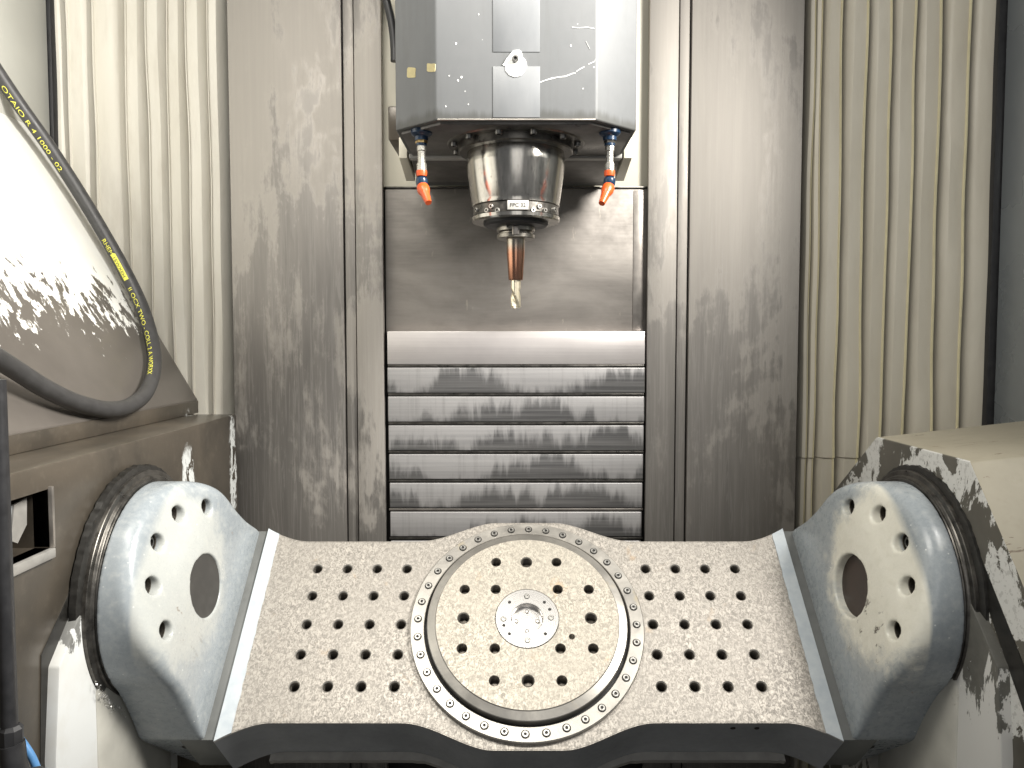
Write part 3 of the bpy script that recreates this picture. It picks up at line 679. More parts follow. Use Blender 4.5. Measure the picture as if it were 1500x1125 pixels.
sock = lathe('socket_bolt', [(0, 0.010), (0.0048, 0.010), (0.0048, 0.0145), (0.0072, 0.0145), (0.0085, 0.013), (0.0085, 0.0)], 'X', 24, 30, mat_fn=lambda k: 1 if k < 2 else 0)
sock.materials.append(MM['bolt_steel']); sock.materials.append(MM['socket_black'])
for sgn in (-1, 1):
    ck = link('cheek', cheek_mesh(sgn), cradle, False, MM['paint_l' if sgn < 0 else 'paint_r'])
    cap = lathe('bore_disc', [(0, -0.003), (0.0457, -0.003), (0.0457, 0.003), (0, 0.003)], 'X', 48, 30)
    for v in cap.vertices: v.co.x = sgn*((0.480 if sgn < 0 else 0.490) + 0.115*v.co.z) + v.co.x; v.co.z += AX_N
    o = link('bore_disc', cap, ck, False, MM['bore_grey'] if sgn < 0 else MM['bore_brown'])
    for a in (30, 60, 90, 120, 150):
        hn = AX_N + 0.115*math.sin(math.radians(a)); xd = float(np.interp(hn + 0.0118, nk, pk_)) + 0.004
        sl = lathe('hole_liner', [(0.01175, xd), (0.01175, 0.5335), (0.0108, 0.5335), (0.0108, xd + 0.0006), (0.01175, xd)], 'X', 28, 30)
        for v in sl.vertices: v.co.x *= sgn
        o = link('hole_liner', sl, ck, False, MM['hole_wall']); o.location = (0, 0.115*math.cos(math.radians(a)), hn)
        o = link('bolt', sock, ck, False); o.location = (sgn*0.5325, 0.115*math.cos(math.radians(a)), AX_N + 0.115*math.sin(math.radians(a)))
        o.rotation_euler = (0, 0, 0 if sgn < 0 else math.pi)

# ---------------------------------------------------------------- rotary table (own thing, sits on the cradle plate)
rot = thing('rotary_table', 'round drilled steel rotary table in a ring of bolts at the middle of the cradle', 'rotary table', matrix=CM.copy())
me = lathe('clamp_ring', [(0.1620, 0.0), (0.1620, 0.0078), (0.1630, 0.0088), (0.1832, 0.0088), (0.1845, 0.0075), (0.1845, 0.0)], 'Z', 128, 30, close=True)
link('clamp_ring', me, rot, False, MM['ring'])
link('gap_floor', lathe('gap_floor', [(0.150, 0.0006), (0.1635, 0.0006), (0.1635, 0.0012), (0.150, 0.0012)], 'Z', 96, 30, close=True), rot, False, MM['black_void'])
me = lathe('table_disc', [(0, 0.0012), (0.1572, 0.0012), (0.1572, 0.0155), (0.1562, 0.0165), (0.1445, 0.0195), (0.1432, 0.021), (0, 0.021)], 'Z', 128, 12)
dh = [(-1, 2, 0), (0, 2, 1), (1, 2, 0), (-2, 1, 0), (-1, 1, 0), (1, 1, 0), (2, 1, 0), (-2, 0, 1), (2, 0, 1), (-2, -1, 0), (-1, -1, 0), (1, -1, 0), (2, -1, 0), (-1, -2, 0), (0, -2, 1), (1, -2, 0)]
cut = bmesh.new()
for x, y, b in dh: cyl_cut(cut, x*S, y*S, 0.0098 if b else 0.0083, 0.004, 0.05)
cyl_cut(cut, 1.37*S, -0.62*S, 0.0048, 0.004, 0.05); cyl_cut(cut, 0, 0, 0.0505, 0.008, 0.05, 64)
cme = bm_to(cut, 'cut', sm=False)
me = boolean(me, cme, 'table_disc'); smooth(me, 12)
me.materials.clear(); me.materials.append(MM['table_disc']); me.materials.append(MM['ring'])
for p in me.polygons:
    p.material_index = 0 if (p.normal.z > 0.99 and p.center.z > 0.0205) else 1
link('table_disc', me, rot, False)
thr_s = thread_mesh('threaded_hole', 0.0072, 0.016, 1.15); thr_s.materials.append(MM['hole_wall']); thr_s.materials.append(MM['ring'])
thr_b = thread_mesh('threaded_hole', 0.0080, 0.016, 1.22); thr_b.materials.append(MM['hole_wall']); thr_b.materials.append(MM['ring'])
for x, y, b in dh:
    o = link('threaded_hole', thr_b if b else thr_s, rot, False); o.location = (x*S, y*S, 0.021)
# clamp bolts
bolt = lathe('ring_bolt', [(0, 0.0006), (0.0021, 0.0006), (0.0023, 0.0020), (0.0044, 0.0020), (0.0048, 0.0015), (0.0049, 0.0004), (0.0050, 0.0003), (0.0061, 0.0003), (0.0064, 0.0), ], 'Z', 18, 30, mat_fn=lambda k: 1 if (k < 2 or k >= 5) else 0)
bolt.materials.append(MM['bolt_bright']); bolt.materials.append(MM['socket_black'])
for i in range(36):
    a = math.radians(90 - 1.6 + i*10)
    o = link('ring_bolt', bolt, rot, False); o.location = (0.1725*math.cos(a), 0.1725*math.sin(a), 0.0088); o.rotation_euler = (0, 0, RNG.uniform(0, 6))
# hub
me = lathe('hub', [(0, 0.0095), (0.0235, 0.0095), (0.0245, 0.0105), (0.0245, 0.0212), (0.0252, 0.0220), (0.0490, 0.0220), (0.0497, 0.0213), (0.0497, 0.009)], 'Z', 96, 25)
hub = link('hub', me, rot, False, MM['hub'])
hb = lathe('hub_bolt', [(0, -0.0006), (0.0017, -0.0006), (0.0019, 0.0009), (0.0038, 0.0009), (0.0041, 0.0006), (0.0043, 0.0002), (0.0047, 0.0001)], 'Z', 18, 30, mat_fn=lambda k: 1 if (k < 2 or k >= 5) else 0)
hb.materials.append(MM['bolt_bright']); hb.materials.append(MM['socket_black'])
for a in (90, 0, 270, 183):
    o = link('hub_bolt', hb, hub, False); a = math.radians(a); o.location = (0.0372*math.cos(a), 0.0372*math.sin(a), 0.0221)
pin = lathe('pin_hole', [(0, 0.0001), (0.0022, 0.0001), (0.0024, 0.0003), (0.0026, 0.0)], 'Z', 14, 30); pin.materials.append(MM['socket_black'])
for a in (44, 136, 224, 316, 22, 199):
    o = link('pin_hole', pin, hub, False); a = math.radians(a); o.location = (0.0385*math.cos(a), 0.0385*math.sin(a), 0.0221)
cs = lathe('cap_screw', [(0, 0.0030), (0.0022, 0.0028), (0.0034, 0.0016), (0.0036, 0.0)], 'Z', 16, 40); cs.materials.append(MM['hub'])
for a in (90, 0, 180, 270):
    o = link('cap_screw', cs, hub, False); a = math.radians(a); o.location = (0.0168*math.cos(a), 0.0168*math.sin(a), 0.0095)

# ---------------------------------------------------------------- trunnion housings
AXW = CC + Vector((0, -0.6764*AX_N, 0.7365*AX_N))     # axis point in camera-relative world
def ring_parts(t, sgn):
    xf = CC.x + sgn*0.5775
    def jag(a, r, h): return (0.0012*math.sin(a*23) * math.sin(a*7 + 1) + 0.0009*math.sin(a*61))*max(0.15, math.sin(a - 0.3))
    c = (0, AXW.y + 0.006, AXW.z + 0.001)
    m1 = lathe('grime_lip', [(0.155, -0.004), (0.155, 0.0085), (0.168, 0.0080), (0.1755, 0.0045), (0.1765, -0.004)], 'X', 180, 30, wob=lambda a, r, h: jag(a, r, h) if r > 0.17 else 0)
    m2 = lathe('bearing_ring', [(0.10, 0.0), (0.1680, 0.0), (0.1680, 0.0125), (0.1673, 0.0132), (0.1605, 0.0142), (0.1598, 0.0150), (0.1592, 0.0172), (0.1583, 0.0180), (0.1560, 0.0184), (0.1552, 0.0200), (0.10, 0.0200)], 'X', 128, 30)
    for m, nm, mt in ((m1, 'grime_lip', MM['grime']), (m2, 'bearing_ring', MM['steel_dark'])):
        if sgn > 0:
            for v in m.vertices: v.co.x = -v.co.x
            m.flip_normals()
        for v in m.vertices: v.co.x += xf; v.co.y += c[1]; v.co.z += c[2]
        link(nm, m, t, True, mt)
XL = -0.5605
hl = thing('trunnion_housing', 'brown filmed rectangular bearing housing under the hose, with an open pocket', 'bearing housing', (-0.75, 1.15, FLOOR))
# face sheet with sloped notch; (y, z) outline
yz = [(1.575, FLOOR), (1.575, -0.147), (0.60, -0.147), (0.60, -0.52), (0.902, -0.52), (0.914, -0.388), (1.006, -0.303), (1.12, -0.235), (1.25, -0.30), (1.28, -0.45), (1.28, FLOOR)]
me = prism('face_sheet', [(XL, y, z) for y, z in yz], [(-0.99, y, z) for y, z in yz], 0.003)
# pocket
pk = [px_x(8, 742, XL), px_x(70, 714, XL), px_x(72, 808, XL), px_x(10, 834, XL)]
ya, yb_, za, zb_ = pk[0][1], pk[1][1], min(pk[2][2], pk[3][2]) + 0.004, max(pk[0][2], pk[1][2]) - 0.002
cb = box('cut', XL - 0.07, XL + 0.05, ya - 0.03, yb_, za, zb_, 0)
me = boolean(me, cb, 'housing_body'); smooth(me, 30); me.materials.clear()
link('housing_body', me, hl, True, MM['housing'])
link('pocket_sill', box('pocket_sill', XL - 0.02, XL + 0.006, ya - 0.03, yb_ + 0.003, za - 0.012, za, 0.0015), hl, True, MM['grey_bracket'])
link('pocket_frame', box('pocket_frame', XL - 0.02, XL + 0.005, yb_, yb_ + 0.005, za, zb_ + 0.003, 0.0012), hl, True, MM['rail_steel'])
link('pocket_block', box('pocket_block', XL - 0.068, XL - 0.02, ya - 0.03, yb_ - 0.028, za + 0.028, zb_ - 0.012, 0.002), hl, True, MM['cradle_dark'])
bm = bmesh.new(); q = [(XL - 0.018, yb_ - 0.036, zb_ - 0.012), (XL - 0.018, yb_ - 0.012, zb_ - 0.008), (XL - 0.018, yb_ - 0.014, zb_ - 0.040), (XL - 0.018, yb_ - 0.032, zb_ - 0.058), (XL - 0.018, yb_ - 0.044, zb_ - 0.052)]
prism_pts(bm, (q, [(x - 0.003, y, z) for x, y, z in q])); link('pocket_tab', bm_to(bm, 'pocket_tab'), hl, True, MM['grey_bracket'])
link('pocket_liner', box('pocket_liner', XL - 0.0695, XL - 0.0665, ya - 0.03, yb_, za, zb_, 0), hl, True, MM['blue_plastic'])
def base_plate(t, xin, xout, mt):
    # white painted casting plate, proud of the housing sheet, under the ring
    yz = [(1.235, FLOOR), (1.235, -0.30), (1.03, -0.281), (0.918, -0.392), (0.905, -0.50), (0.905, -0.74), (0.93, FLOOR)]
    me = prism('base_plate', [(xin, y, z) for y, z in yz], [(xout, y, z) for y, z in yz], 0.0025)
    link('base_plate', me, t, True, mt)
    me = lathe('pedestal', [(0, FLOOR), (0.105, FLOOR), (0.105, -0.46), (0.098, -0.445), (0, -0.44)], 'Z', 64, 35)
    for v in me.vertices: v.co.x = v.co.x*0.12 + xin; v.co.y += 1.10
    link('pedestal', me, t, True, MM['pedestal'])
base_plate(hl, XL + 0.0145, XL - 0.02, MM['base_white'])
ring_parts(hl, -1)

# sloped cover on the left housing
cv = thing('sloped_cover', 'white sloped sheet cover with flaking brown film beneath the hose', 'cover', (-0.8, 1.1, -0.145))
P0 = np.array([-0.655, 1.6, -0.117]); NV = np.array([0.866, 0, 0.5]); xt = -0.99; ztop = P0[2] + (P0[0] - xt)*1.732
prof = [(P0[0] + 0.003, -0.1455), (P0[0] + 0.0035, P0[2] - 0.001), (P0[0], P0[2] + 0.004), (xt, ztop), (xt, -0.1455)]
me = prism('sheet', [(x, 0.5, z) for x, z in prof], [(x, 1.605, z) for x, z in prof], 0.0012)
link('sheet', me, cv, True, MM['cover'])
flm = box('lower_flange', P0[0] + 0.0005, P0[0] + 0.0062, 0.5, 1.603, -0.1465, P0[2] - 0.004, 0.001)
link('lower_flange', flm, cv, True, MM['housing'])
rv = lathe('rivet_dent', [(0, 0.0004), (0.0022, 0.0006), (0.004, 0.0016), (0.0055, 0.0004)], 'Z', 14, 40); rv.materials.append(MM['bolt_steel'])
for u, v in ((48, 526), (104, 523)):
    p = px_plane(u, v, P0, NV) ; o = link('rivet', rv, cv, True); o.location = (p[0], p[1], p[2] + Z0); o.rotation_euler = (0, math.radians(60), 0)

# right housing
XR = 0.6005
hr = thing('trunnion_housing', 'cream angular bearing housing with scraped dark face beside the creased bellows', 'bearing housing', (0.8, 1.15, FLOOR))
yz = [(1.468, -0.30), (1.276, -0.157), (1.012, -0.157), (0.908, -0.275), (0.80, -0.41), (0.80, FLOOR), (1.468, FLOOR)]
rise = [0.04, 0.05, 0.05, 0.05, 0.03, 0, 0]
bm = bmesh.new(); prism_pts(bm, ([(XR, y, z) for y, z in yz], [(1.045, y, z + r) for (y, z), r in zip(yz, rise)])); bevel_all(bm, 0.003, 2)
me = bm_to(bm, 'housing_body', 30)
me.materials.append(MM['scraped']); me.materials.append(MM['cream_box'])
for p in me.polygons: p.material_index = 0 if p.normal.x < -0.45 else 1
link('housing_body', me, hr, True)
base_plate(hr, XR - 0.0145, XR + 0.02, MM['base_scraped'])
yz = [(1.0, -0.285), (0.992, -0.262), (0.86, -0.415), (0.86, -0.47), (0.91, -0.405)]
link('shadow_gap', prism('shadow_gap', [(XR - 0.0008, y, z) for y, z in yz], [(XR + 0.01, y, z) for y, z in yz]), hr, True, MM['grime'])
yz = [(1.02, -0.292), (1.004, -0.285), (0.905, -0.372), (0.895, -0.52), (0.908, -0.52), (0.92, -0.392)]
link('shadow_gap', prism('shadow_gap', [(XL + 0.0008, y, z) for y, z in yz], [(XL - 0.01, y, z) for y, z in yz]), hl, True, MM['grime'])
ring_parts(hr, 1)

# ---------------------------------------------------------------- hose with yellow print
hose = thing('hydraulic_hose', 'black hydraulic hose with yellow print looping over the white sloped cover', 'hose', tuple(px_plane(215, 585, P0 + NV*0.022, NV)))
hp = [(-40, 50), (-14, 90), (26, 150), (70, 212), (112, 276), (150, 339), (182, 396), (207, 448), (222, 497), (225.5, 538), (214, 574), (190, 594), (158, 600), (112, 590), (66, 569), (20, 540), (-25, 512), (-70, 486)]
offs = [0.045, 0.04, 0.035, 0.032, 0.03, 0.028, 0.026, 0.024, 0.022, 0.02, 0.018, 0.017, 0.017, 0.02, 0.026, 0.035, 0.05, 0.06]
path = catmull([px_plane(u, v, P0 + NV*k, NV) for (u, v), k in zip(hp, offs)], 10)
HR = 0.0132
link('hose_body', tube('hose_body', path, HR, 22), hose, True, MM['hose_rubber'])
# print: letters wrapped on the hose surface
L_ = np.r_[0, np.cumsum([np.linalg.norm(path[i+1] - path[i]) for i in range(len(path) - 1)])]
P_ = np.array(path)
def on_hose(s, ang_mm):
    p = np.array([np.interp(s, L_, P_[:, k]) for k in range(3)])
    q = np.array([np.interp(s + 0.004, L_, P_[:, k]) for k in range(3)]); tg = q - p; tg /= np.linalg.norm(tg)
    toward = -p/np.linalg.norm(p); nrm = toward - tg*np.dot(toward, tg); nrm /= np.linalg.norm(nrm)
    side = np.cross(nrm, tg)
    a = ang_mm/HR
    return p + (HR + 0.0004)*(math.cos(a)*nrm + math.sin(a)*side)
def s_at(px):
    tgt = px_plane(px[0], px[1], P0 + NV*0.028, NV); return L_[np.argmin(np.linalg.norm(P_ - tgt, axis=1))]
def hose_text(txt, p_from, p_to, size, base):
    me = text_mesh(txt, size); s0, s1 = s_at(p_from), s_at(p_to)
    bm = bmesh.new(); bm.from_mesh(me)
    bmesh.ops.subdivide_edges(bm, edges=[e for e in bm.edges if e.calc_length() > 0.004], cuts=2)
    mx = max(v.co.x for v in bm.verts)
    for v in bm.verts:
        x, y = v.co.x, v.co.y
        v.co = on_hose(s0 + (s1 - s0)*x/mx, base + y)
    bmesh.ops.recalc_face_normals(bm, faces=bm.faces[:])
    link('hose_print', bm_to(bm, 'hose_print', sm=False), hose, True, MM['yellow_print'])
hose_text('OTAIO R 4 1000 - 02', (2, 128), (86, 250), 0.0115, -0.0105)
hose_text('RHEM', (146, 348), (159, 370), 0.012, -0.0105)
hose_text('II OCX TWO - COLL 2 A WORXX', (187, 416), (221, 548), 0.0115, -0.0105)
bm = bmesh.new(); s0, s1 = s_at((163, 373)), s_at((185, 410)); grid = []
for i in range(13):
    grid.append([bm.verts.new(on_hose(s0 + (s1 - s0)*i/12, -0.0095 + 0.0095*j/4)) for j in range(5)])
for i in range(12):
    for j in range(4): bm.faces.new((grid[i][j], grid[i+1][j], grid[i+1][j+1], grid[i][j+1]))
link('print_block', bm_to(bm, 'print_block'), hose, True, MM['yellow_print'])
me = text_mesh('15WXEH', 0.008); bm = bmesh.new(); bm.from_mesh(me); mx = max(v.co.x for v in bm.verts); HR += 0.0004
for v in bm.verts: v.co = on_hose(s0 + (s1 - s0)*(0.08 + 0.8*v.co.x/mx), -0.008 + v.co.y)
HR -= 0.0004
link('hose_print', bm_to(bm, 'hose_print', sm=False), hose, True, MM['hose_rubber'])

# ---------------------------------------------------------------- spindle head
XS = 0.0062; YS = 1.30; ZB = 0.3275
hd = thing('spindle_head', 'grey faceted spindle head with chipped paint above the polished spindle nose', 'spindle head', (XS, 1.45, ZB))
ol2 = [(-0.119, 1.170), (0.119, 1.170), (0.187, 1.228), (0.187, 1.655), (-0.187, 1.655), (-0.187, 1.228)]
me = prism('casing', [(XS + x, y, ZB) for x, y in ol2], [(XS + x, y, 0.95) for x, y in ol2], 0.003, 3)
link('casing', me, hd, True, MM['head'])
ins = [(-0.113, 1.178), (0.113, 1.178), (0.179, 1.234), (0.179, 1.372), (-0.179, 1.372), (-0.179, 1.234)]
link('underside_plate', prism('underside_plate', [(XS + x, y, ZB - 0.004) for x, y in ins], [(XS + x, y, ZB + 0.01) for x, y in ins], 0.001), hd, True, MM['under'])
link('cross_bar', box('cross_bar', XS - 0.186, XS + 0.186, 1.374, 1.392, ZB - 0.008, ZB + 0.01, 0.002), hd, True, MM['grey_bracket'])
q = [(-0.185, 1.394), (0.185, 1.394), (0.198, 1.60), (-0.198, 1.60)]
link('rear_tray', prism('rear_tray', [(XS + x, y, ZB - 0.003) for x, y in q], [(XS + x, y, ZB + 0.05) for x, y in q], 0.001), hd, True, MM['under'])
for sgn in (-1, 1):
    q = [(sgn*0.190, 1.380), (sgn*0.204, 1.380), (sgn*0.218, 1.575), (sgn*0.200, 1.575)]
    br = link('side_bracket', prism('side_bracket', [(XS + x, y, ZB - 0.006) for x, y in q], [(XS + x, y, ZB + 0.03) for x, y in q], 0.001), hd, True, MM['cream_panel'])
    bb = lathe('bracket_bolt', [(0, 0.006), (0.005, 0.006), (0.0055, 0.004), (0.0055, 0)], '-Y', 16, 35)
    o = link('bracket_bolt', bb, hd, True, MM['bolt_steel']); o.location = (XS + sgn*0.2075, 1.574, ZB + 0.006 + Z0)
link('cable_tray', box('cable_tray', XS - 0.226, XS - 0.192, 1.40, 1.52, ZB + 0.03, ZB + 0.09, 0.003), hd, True, MM['housing'])
# lamp reflection on the front, put in as two paler grey plates
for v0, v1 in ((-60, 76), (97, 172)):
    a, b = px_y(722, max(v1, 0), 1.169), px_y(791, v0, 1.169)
    link('glare_band', box('glare_band', a[0], b[0], 1.1690, 1.172, a[2], b[2], 0.0004), hd, True, MM['head_glare'])
# chipped paint and bolt, scratches, tape residue
def flat_patch(name, pts, y, mt, th=0.0005):
    P = [px_y(u, v, y) for u, v in pts]
    P = [(p[0], y, p[2]) for p in P]
    link(name, prism(name, [(x, yy - th, z) for x, yy, z in P], [(x, yy + 0.001, z) for x, yy, z in P]), hd, True, mt)
flat_patch('paint_chip', [(742, 86), (747, 80), (752, 74), (760, 73), (764, 76), (766, 84), (770, 88), (772, 96), (769, 104), (763, 111), (754, 113), (746, 110), (741, 104), (740, 97), (736, 95), (738, 93)], 1.1683, MM['chip_white'])
p = px_y(755, 87, 1.168)
o = link('front_bolt', lathe('front_bolt', [(0, 0.004), (0.0022, 0.004), (0.0024, 0.0062), (0.0044, 0.0062), (0.0050, 0.0052), (0.0050, 0)], '-Y', 20, 30, mat_fn=lambda k: 1 if k < 2 else 0), hd, True, [MM['bolt_steel'], MM['socket_black']]); o.location = (p[0], p[1], p[2] + Z0)
def scratch(pts, w0):
    rr = random.Random(len(pts)); up, dn = [], []
    for u, v in pts:
        k = w0*rr.uniform(0.35, 1.0); up.append((u, v - k)); dn.append((u, v + k))
    flat_patch('scratch', up + dn[::-1], 1.1698, MM['chip_white'], 0.0004)
scratch([(790, 121), (798, 118), (808, 115), (818, 113), (828, 112), (838, 108), (843, 107)], 1.2)
scratch([(844, 105), (850, 101), (856, 98)], 0.9); scratch([(862, 94), (867, 92), (871, 90), (872, 86)], 1.0)
scratch([(838, 40), (848, 41), (860, 40), (871, 42)], 0.8); scratch([(858, 60), (861, 66), (864, 72)], 0.5)
for u, v, s in ((668, 64, 1.7), (676, 113, 1.6), (671, 118, 1.3), (653, 156, 1.3), (686, 153, 0.9), (701, 21, 1.0), (836, 67, 1.2), (854, 130, 0.9), (658, 111, 0.9)):
    flat_patch('paint_speck', [(u + s*math.cos(k)*RNG.uniform(0.6, 1.1), v + 1.3*s*math.sin(k)*RNG.uniform(0.6, 1.1)) for k in np.linspace(0, 5.6, 8)], 1.1698, MM['chip_white'], 0.0003)
# residue on the left chamfer face
NCH = np.array([-(1.228 - 1.17), -(0.187 - 0.119), 0.0]); NCH /= np.linalg.norm(NCH); PCH = np.array([XS - 0.119, 1.17, 0.4])
for (u0, u1, va, vb) in ((597, 609, 99, 114), (626, 638, 93, 105)):
    rr = random.Random(u0); pts = []
    for k in range(12):
        a = 2*math.pi*k/12; pts.append(((u0+u1)/2 + (u1-u0)*0.62*np.clip(math.cos(a)*1.3, -0.85, 0.85)*rr.uniform(0.85, 1.05), (va+vb)/2 + (vb-va)*0.62*np.clip(math.sin(a)*1.3, -0.85, 0.85)*rr.uniform(0.85, 1.05)))
    P = [px_plane(u, v, PCH, NCH) for u, v in pts]
    link('tape_residue', prism('tape_residue', [tuple(p + NCH*0.0006) for p in P], [tuple(p - NCH*0.001) for p in P]), hd, True, MM['tape_residue'])
# bottom rim, chipped
me = box('bottom_rim', XS - 0.117, XS + 0.117, 1.1685, 1.1725, ZB + 0.0002, ZB + 0.0022, 0.0005); link('bottom_rim', me, hd, True, MM['rail_steel'])
# spindle
c = (XS, YS, 0)
link('spindle_flange', lathe('spindle_flange', [(0.06, ZB + 0.004), (0.113, ZB + 0.004), (0.113, ZB - 0.004), (0.111, ZB - 0.0062), (0.0945, ZB - 0.0062), (0.0945, ZB - 0.0160), (0.0925, ZB - 0.018), (0.060, ZB - 0.018)], 'Z', 96, 30, c), hd, True, MM['steel_dark'])
fb = lathe('flange_bolt', [(0, -0.002), (0.003, -0.002), (0.003, -0.006), (0.005, -0.006), (0.0055, -0.005), (0.0055, 0)], 'Z', 16, 30, mat_fn=lambda k: 1 if k < 2 else 0); fb.materials.append(MM['bolt_steel']); fb.materials.append(MM['socket_black'])
for i in range(12):
    a = math.radians(15 + 30*i); o = link('flange_bolt', fb, hd, True); o.location = (XS + 0.103*math.cos(a), YS + 0.103*math.sin(a), ZB - 0.0062 + Z0)
nose = link('spindle_nose', lathe('spindle_nose', [(0.05, ZB - 0.016), (0.0795, ZB - 0.016), (0.0805, ZB - 0.022), (0.0815, 0.2895), (0.0812, 0.2870), (0.0730, 0.2300), (0.0722, 0.2275), (0.0722, 0.2225), (0.0690, 0.2215), (0.0690, 0.206), (0.0725, 0.2045), (0.0725, 0.199), (0.071, 0.1965), (0.046, 0.1965), (0.0455, 0.1915), (0.044, 0.190), (0.020, 0.190)], 'Z', 96, 20, c), hd, True, MM['steel'])
link('nose_seal', lathe('nose_seal', [(0.022, 0.1975), (0.0535, 0.1975), (0.0535, 0.1935), (0.050, 0.1905), (0.036, 0.1885), (0.022, 0.1885)], 'Z', 64, 30, c), hd, True, MM['black_rubber'])
link('nose_band', lathe('nose_band', [(0.0692, 0.2215), (0.0704, 0.2205), (0.0708, 0.2065), (0.0726, 0.2050)], 'Z', 96, 30, c), hd, True, MM['steel_dark'])
nb = lathe('nose_bolt', [(0, 0.001), (0.0018, 0.001), (0.0018, 0.003), (0.0036, 0.003), (0.004, 0.0022), (0.004, 0)], '-Y', 14, 30, mat_fn=lambda k: 1 if k < 2 else 0); nb.materials.append(MM['bolt_bright']); nb.materials.append(MM['socket_black'])
for a, hh in ((-62, 0.213), (-40, 0.2085), (-33, 0.214), (-24, 0.207), (22, 0.207), (31, 0.2135), (40, 0.2085), (60, 0.213)):
    a = math.radians(a); o = link('nose_bolt', nb, hd, True); o.location = (XS + 0.0705*math.sin(a), YS - 0.0705*math.cos(a), hh + Z0); o.rotation_euler = (0, 0, a)
me = box('nose_label', -0.0165, 0.0165, -0.0012, 0.0012, -0.0072, 0.0072, 0.0005)
o = link('nose_label', me, hd, True, MM['plate_label']); o.location = (XS + 0.003, YS - 0.0712, 0.2140 + Z0)
tm = text_mesh('FPC 32', 0.0085, 'CENTER')
for v in tm.vertices: v.co = (v.co.x, -0.0018, v.co.y - 0.003)
o = link('label_marks', tm, hd, True, MM['socket_black']); o.location = (XS + 0.003, YS - 0.0712, 0.2140 + Z0)

# coolant nozzles: parts of the head with sub-parts
def nozzle(px, sgn, tipdir):
    x = (px - 750)/F_PX*1.222; y = 1.222
    def at(v): return px_y(px, v, y)[2]
    base = link('coolant_nozzle', lathe('coolant_nozzle', [(0, ZB), (0.0165, ZB), (0.0165, ZB - 0.006), (0.0135, ZB - 0.009), (0.0105, ZB - 0.0105), (0.0105, ZB - 0.0165), (0, ZB - 0.0165)], 'Z', 28, 35, (x, y, 0)), hd, True, MM['blue_plastic'])
    def sub(nm, prof, mt, seg=24, loc=None):
        me = lathe(nm, prof, 'Z', seg, 30, (x, y, 0)); o = bpy.data.objects.new(nm, me); COL.objects.link(o); me.materials.append(mt); o.parent = base; return o
    z1, z2 = ZB - 0.0165, at(250)
    sub('brass_nut', [(0.0, z1 + 0.001), (0.0095, z1 + 0.001), (0.0095, z1 - 0.004), (0, z1 - 0.004)], MM['brass'] if sgn < 0 else MM['steel_dark'], 6)
    sub('blue_collar', [(0, z1 - 0.004), (0.0082, z1 - 0.004), (0.0082, z1 - 0.008), (0, z1 - 0.008)], MM['blue_plastic'])
    sub('fitting', [(0, z1 - 0.007), (0.0072, z1 - 0.007), (0.0072, z1 - 0.015), (0.0060, z1 - 0.0165), (0.0060, z2 + 0.012), (0.0076, z2 + 0.011), (0.0076, z2), (0, z2)], MM['nickel'], 8)
    sub('orange_ring', [(0, z2), (0.0082, z2), (0.0086, z2 - 0.003), (0.0080, z2 - 0.0085), (0.005, z2 - 0.0095), (0, z2 - 0.0095)], MM['orange_plastic'])
    sub('blue_ball', [(0, z2 - 0.009), (0.006, z2 - 0.0095), (0.0088, z2 - 0.0125), (0.0095, z2 - 0.017), (0.0085, z2 - 0.022), (0.006, z2 - 0.026), (0, z2 - 0.0275)], MM['blue_plastic'])
    p0 = np.array([x, y, z2 - 0.0225]); p1 = np.array([(tipdir[0] - 750)/F_PX*1.20, 1.20, px_y(tipdir[0], tipdir[1], 1.20)[2]])
    pth = [p0 + (p1 - p0)*k for k in (0, 0.12, 0.3, 0.45, 0.5, 1.0)]
    me = tube('orange_tip', pth, [0.0075, 0.0095, 0.0098, 0.0078, 0.0070, 0.0050], 20); o = bpy.data.objects.new('orange_tip', me); COL.objects.link(o); me.materials.append(MM['orange_plastic']); o.parent = base
nozzle(619.5, -1, (629, 297)); nozzle(891, 1, (880, 298))

# dark cable behind the head, top left
cb_path = catmull([px_y(u, v, 1.60) for u, v in ((556, -40), (566, 0), (573, 30), (577, 60), (578, 90))], 6)
cbl = link('cable', tube('cable', cb_path, 0.008, 12), None, True, MM['black_rubber'])
set_props(cbl, 'short black cable running down behind the grey spindle head', 'cable')

# ---------------------------------------------------------------- tool
tl = thing('tool_holder', 'steel tool holder with heat-tinted cone and gold end mill in the spindle', 'tool holder', (XS, YS, 0.056))
link('gripper_flange', lathe('gripper_flange', [(0, 0.1925), (0.0300, 0.1925), (0.0315, 0.1912), (0.0315, 0.1825), (0.0300, 0.1815), (0.0272, 0.1802), (0.0272, 0.1785), (0.0312, 0.1768), (0.0312, 0.1712), (0.0300, 0.1700), (0.015, 0.1700), (0, 0.1700)], 'Z', 64, 25, c), tl, True, MM['holder'])
me = box('drive_key', -0.0062, 0.0062, -0.033, -0.024, 0.172, 0.189, 0.003, 3)
for v in me.vertices: v.co.x += XS; v.co.y += YS
link('drive_key', me, tl, True, MM['rail_steel'])
o = link('flange_screw', lathe('flange_screw', [(0, 0.0004), (0.0016, 0.0004), (0.0018, 0.0014), (0.0032, 0.0012), (0.0034, 0)], '-Y', 14, 30, mat_fn=lambda k: 1 if k < 1 else 0), tl, True, [MM['bolt_steel'], MM['socket_black']])
o.location = (XS - 0.0125, YS - 0.0288, 0.187 + Z0); o.rotation_euler = (0, 0, -0.41)
link('shrink_cone', lathe('shrink_cone', [(0, 0.171), (0.0160, 0.171), (0.0152, 0.168), (0.0150, 0.148), (0.0121, 0.105), (0.0116, 0.1025), (0.0080, 0.1020), (0, 0.102)], 'Z', 48, 25, c), tl, True, MM['tint'])
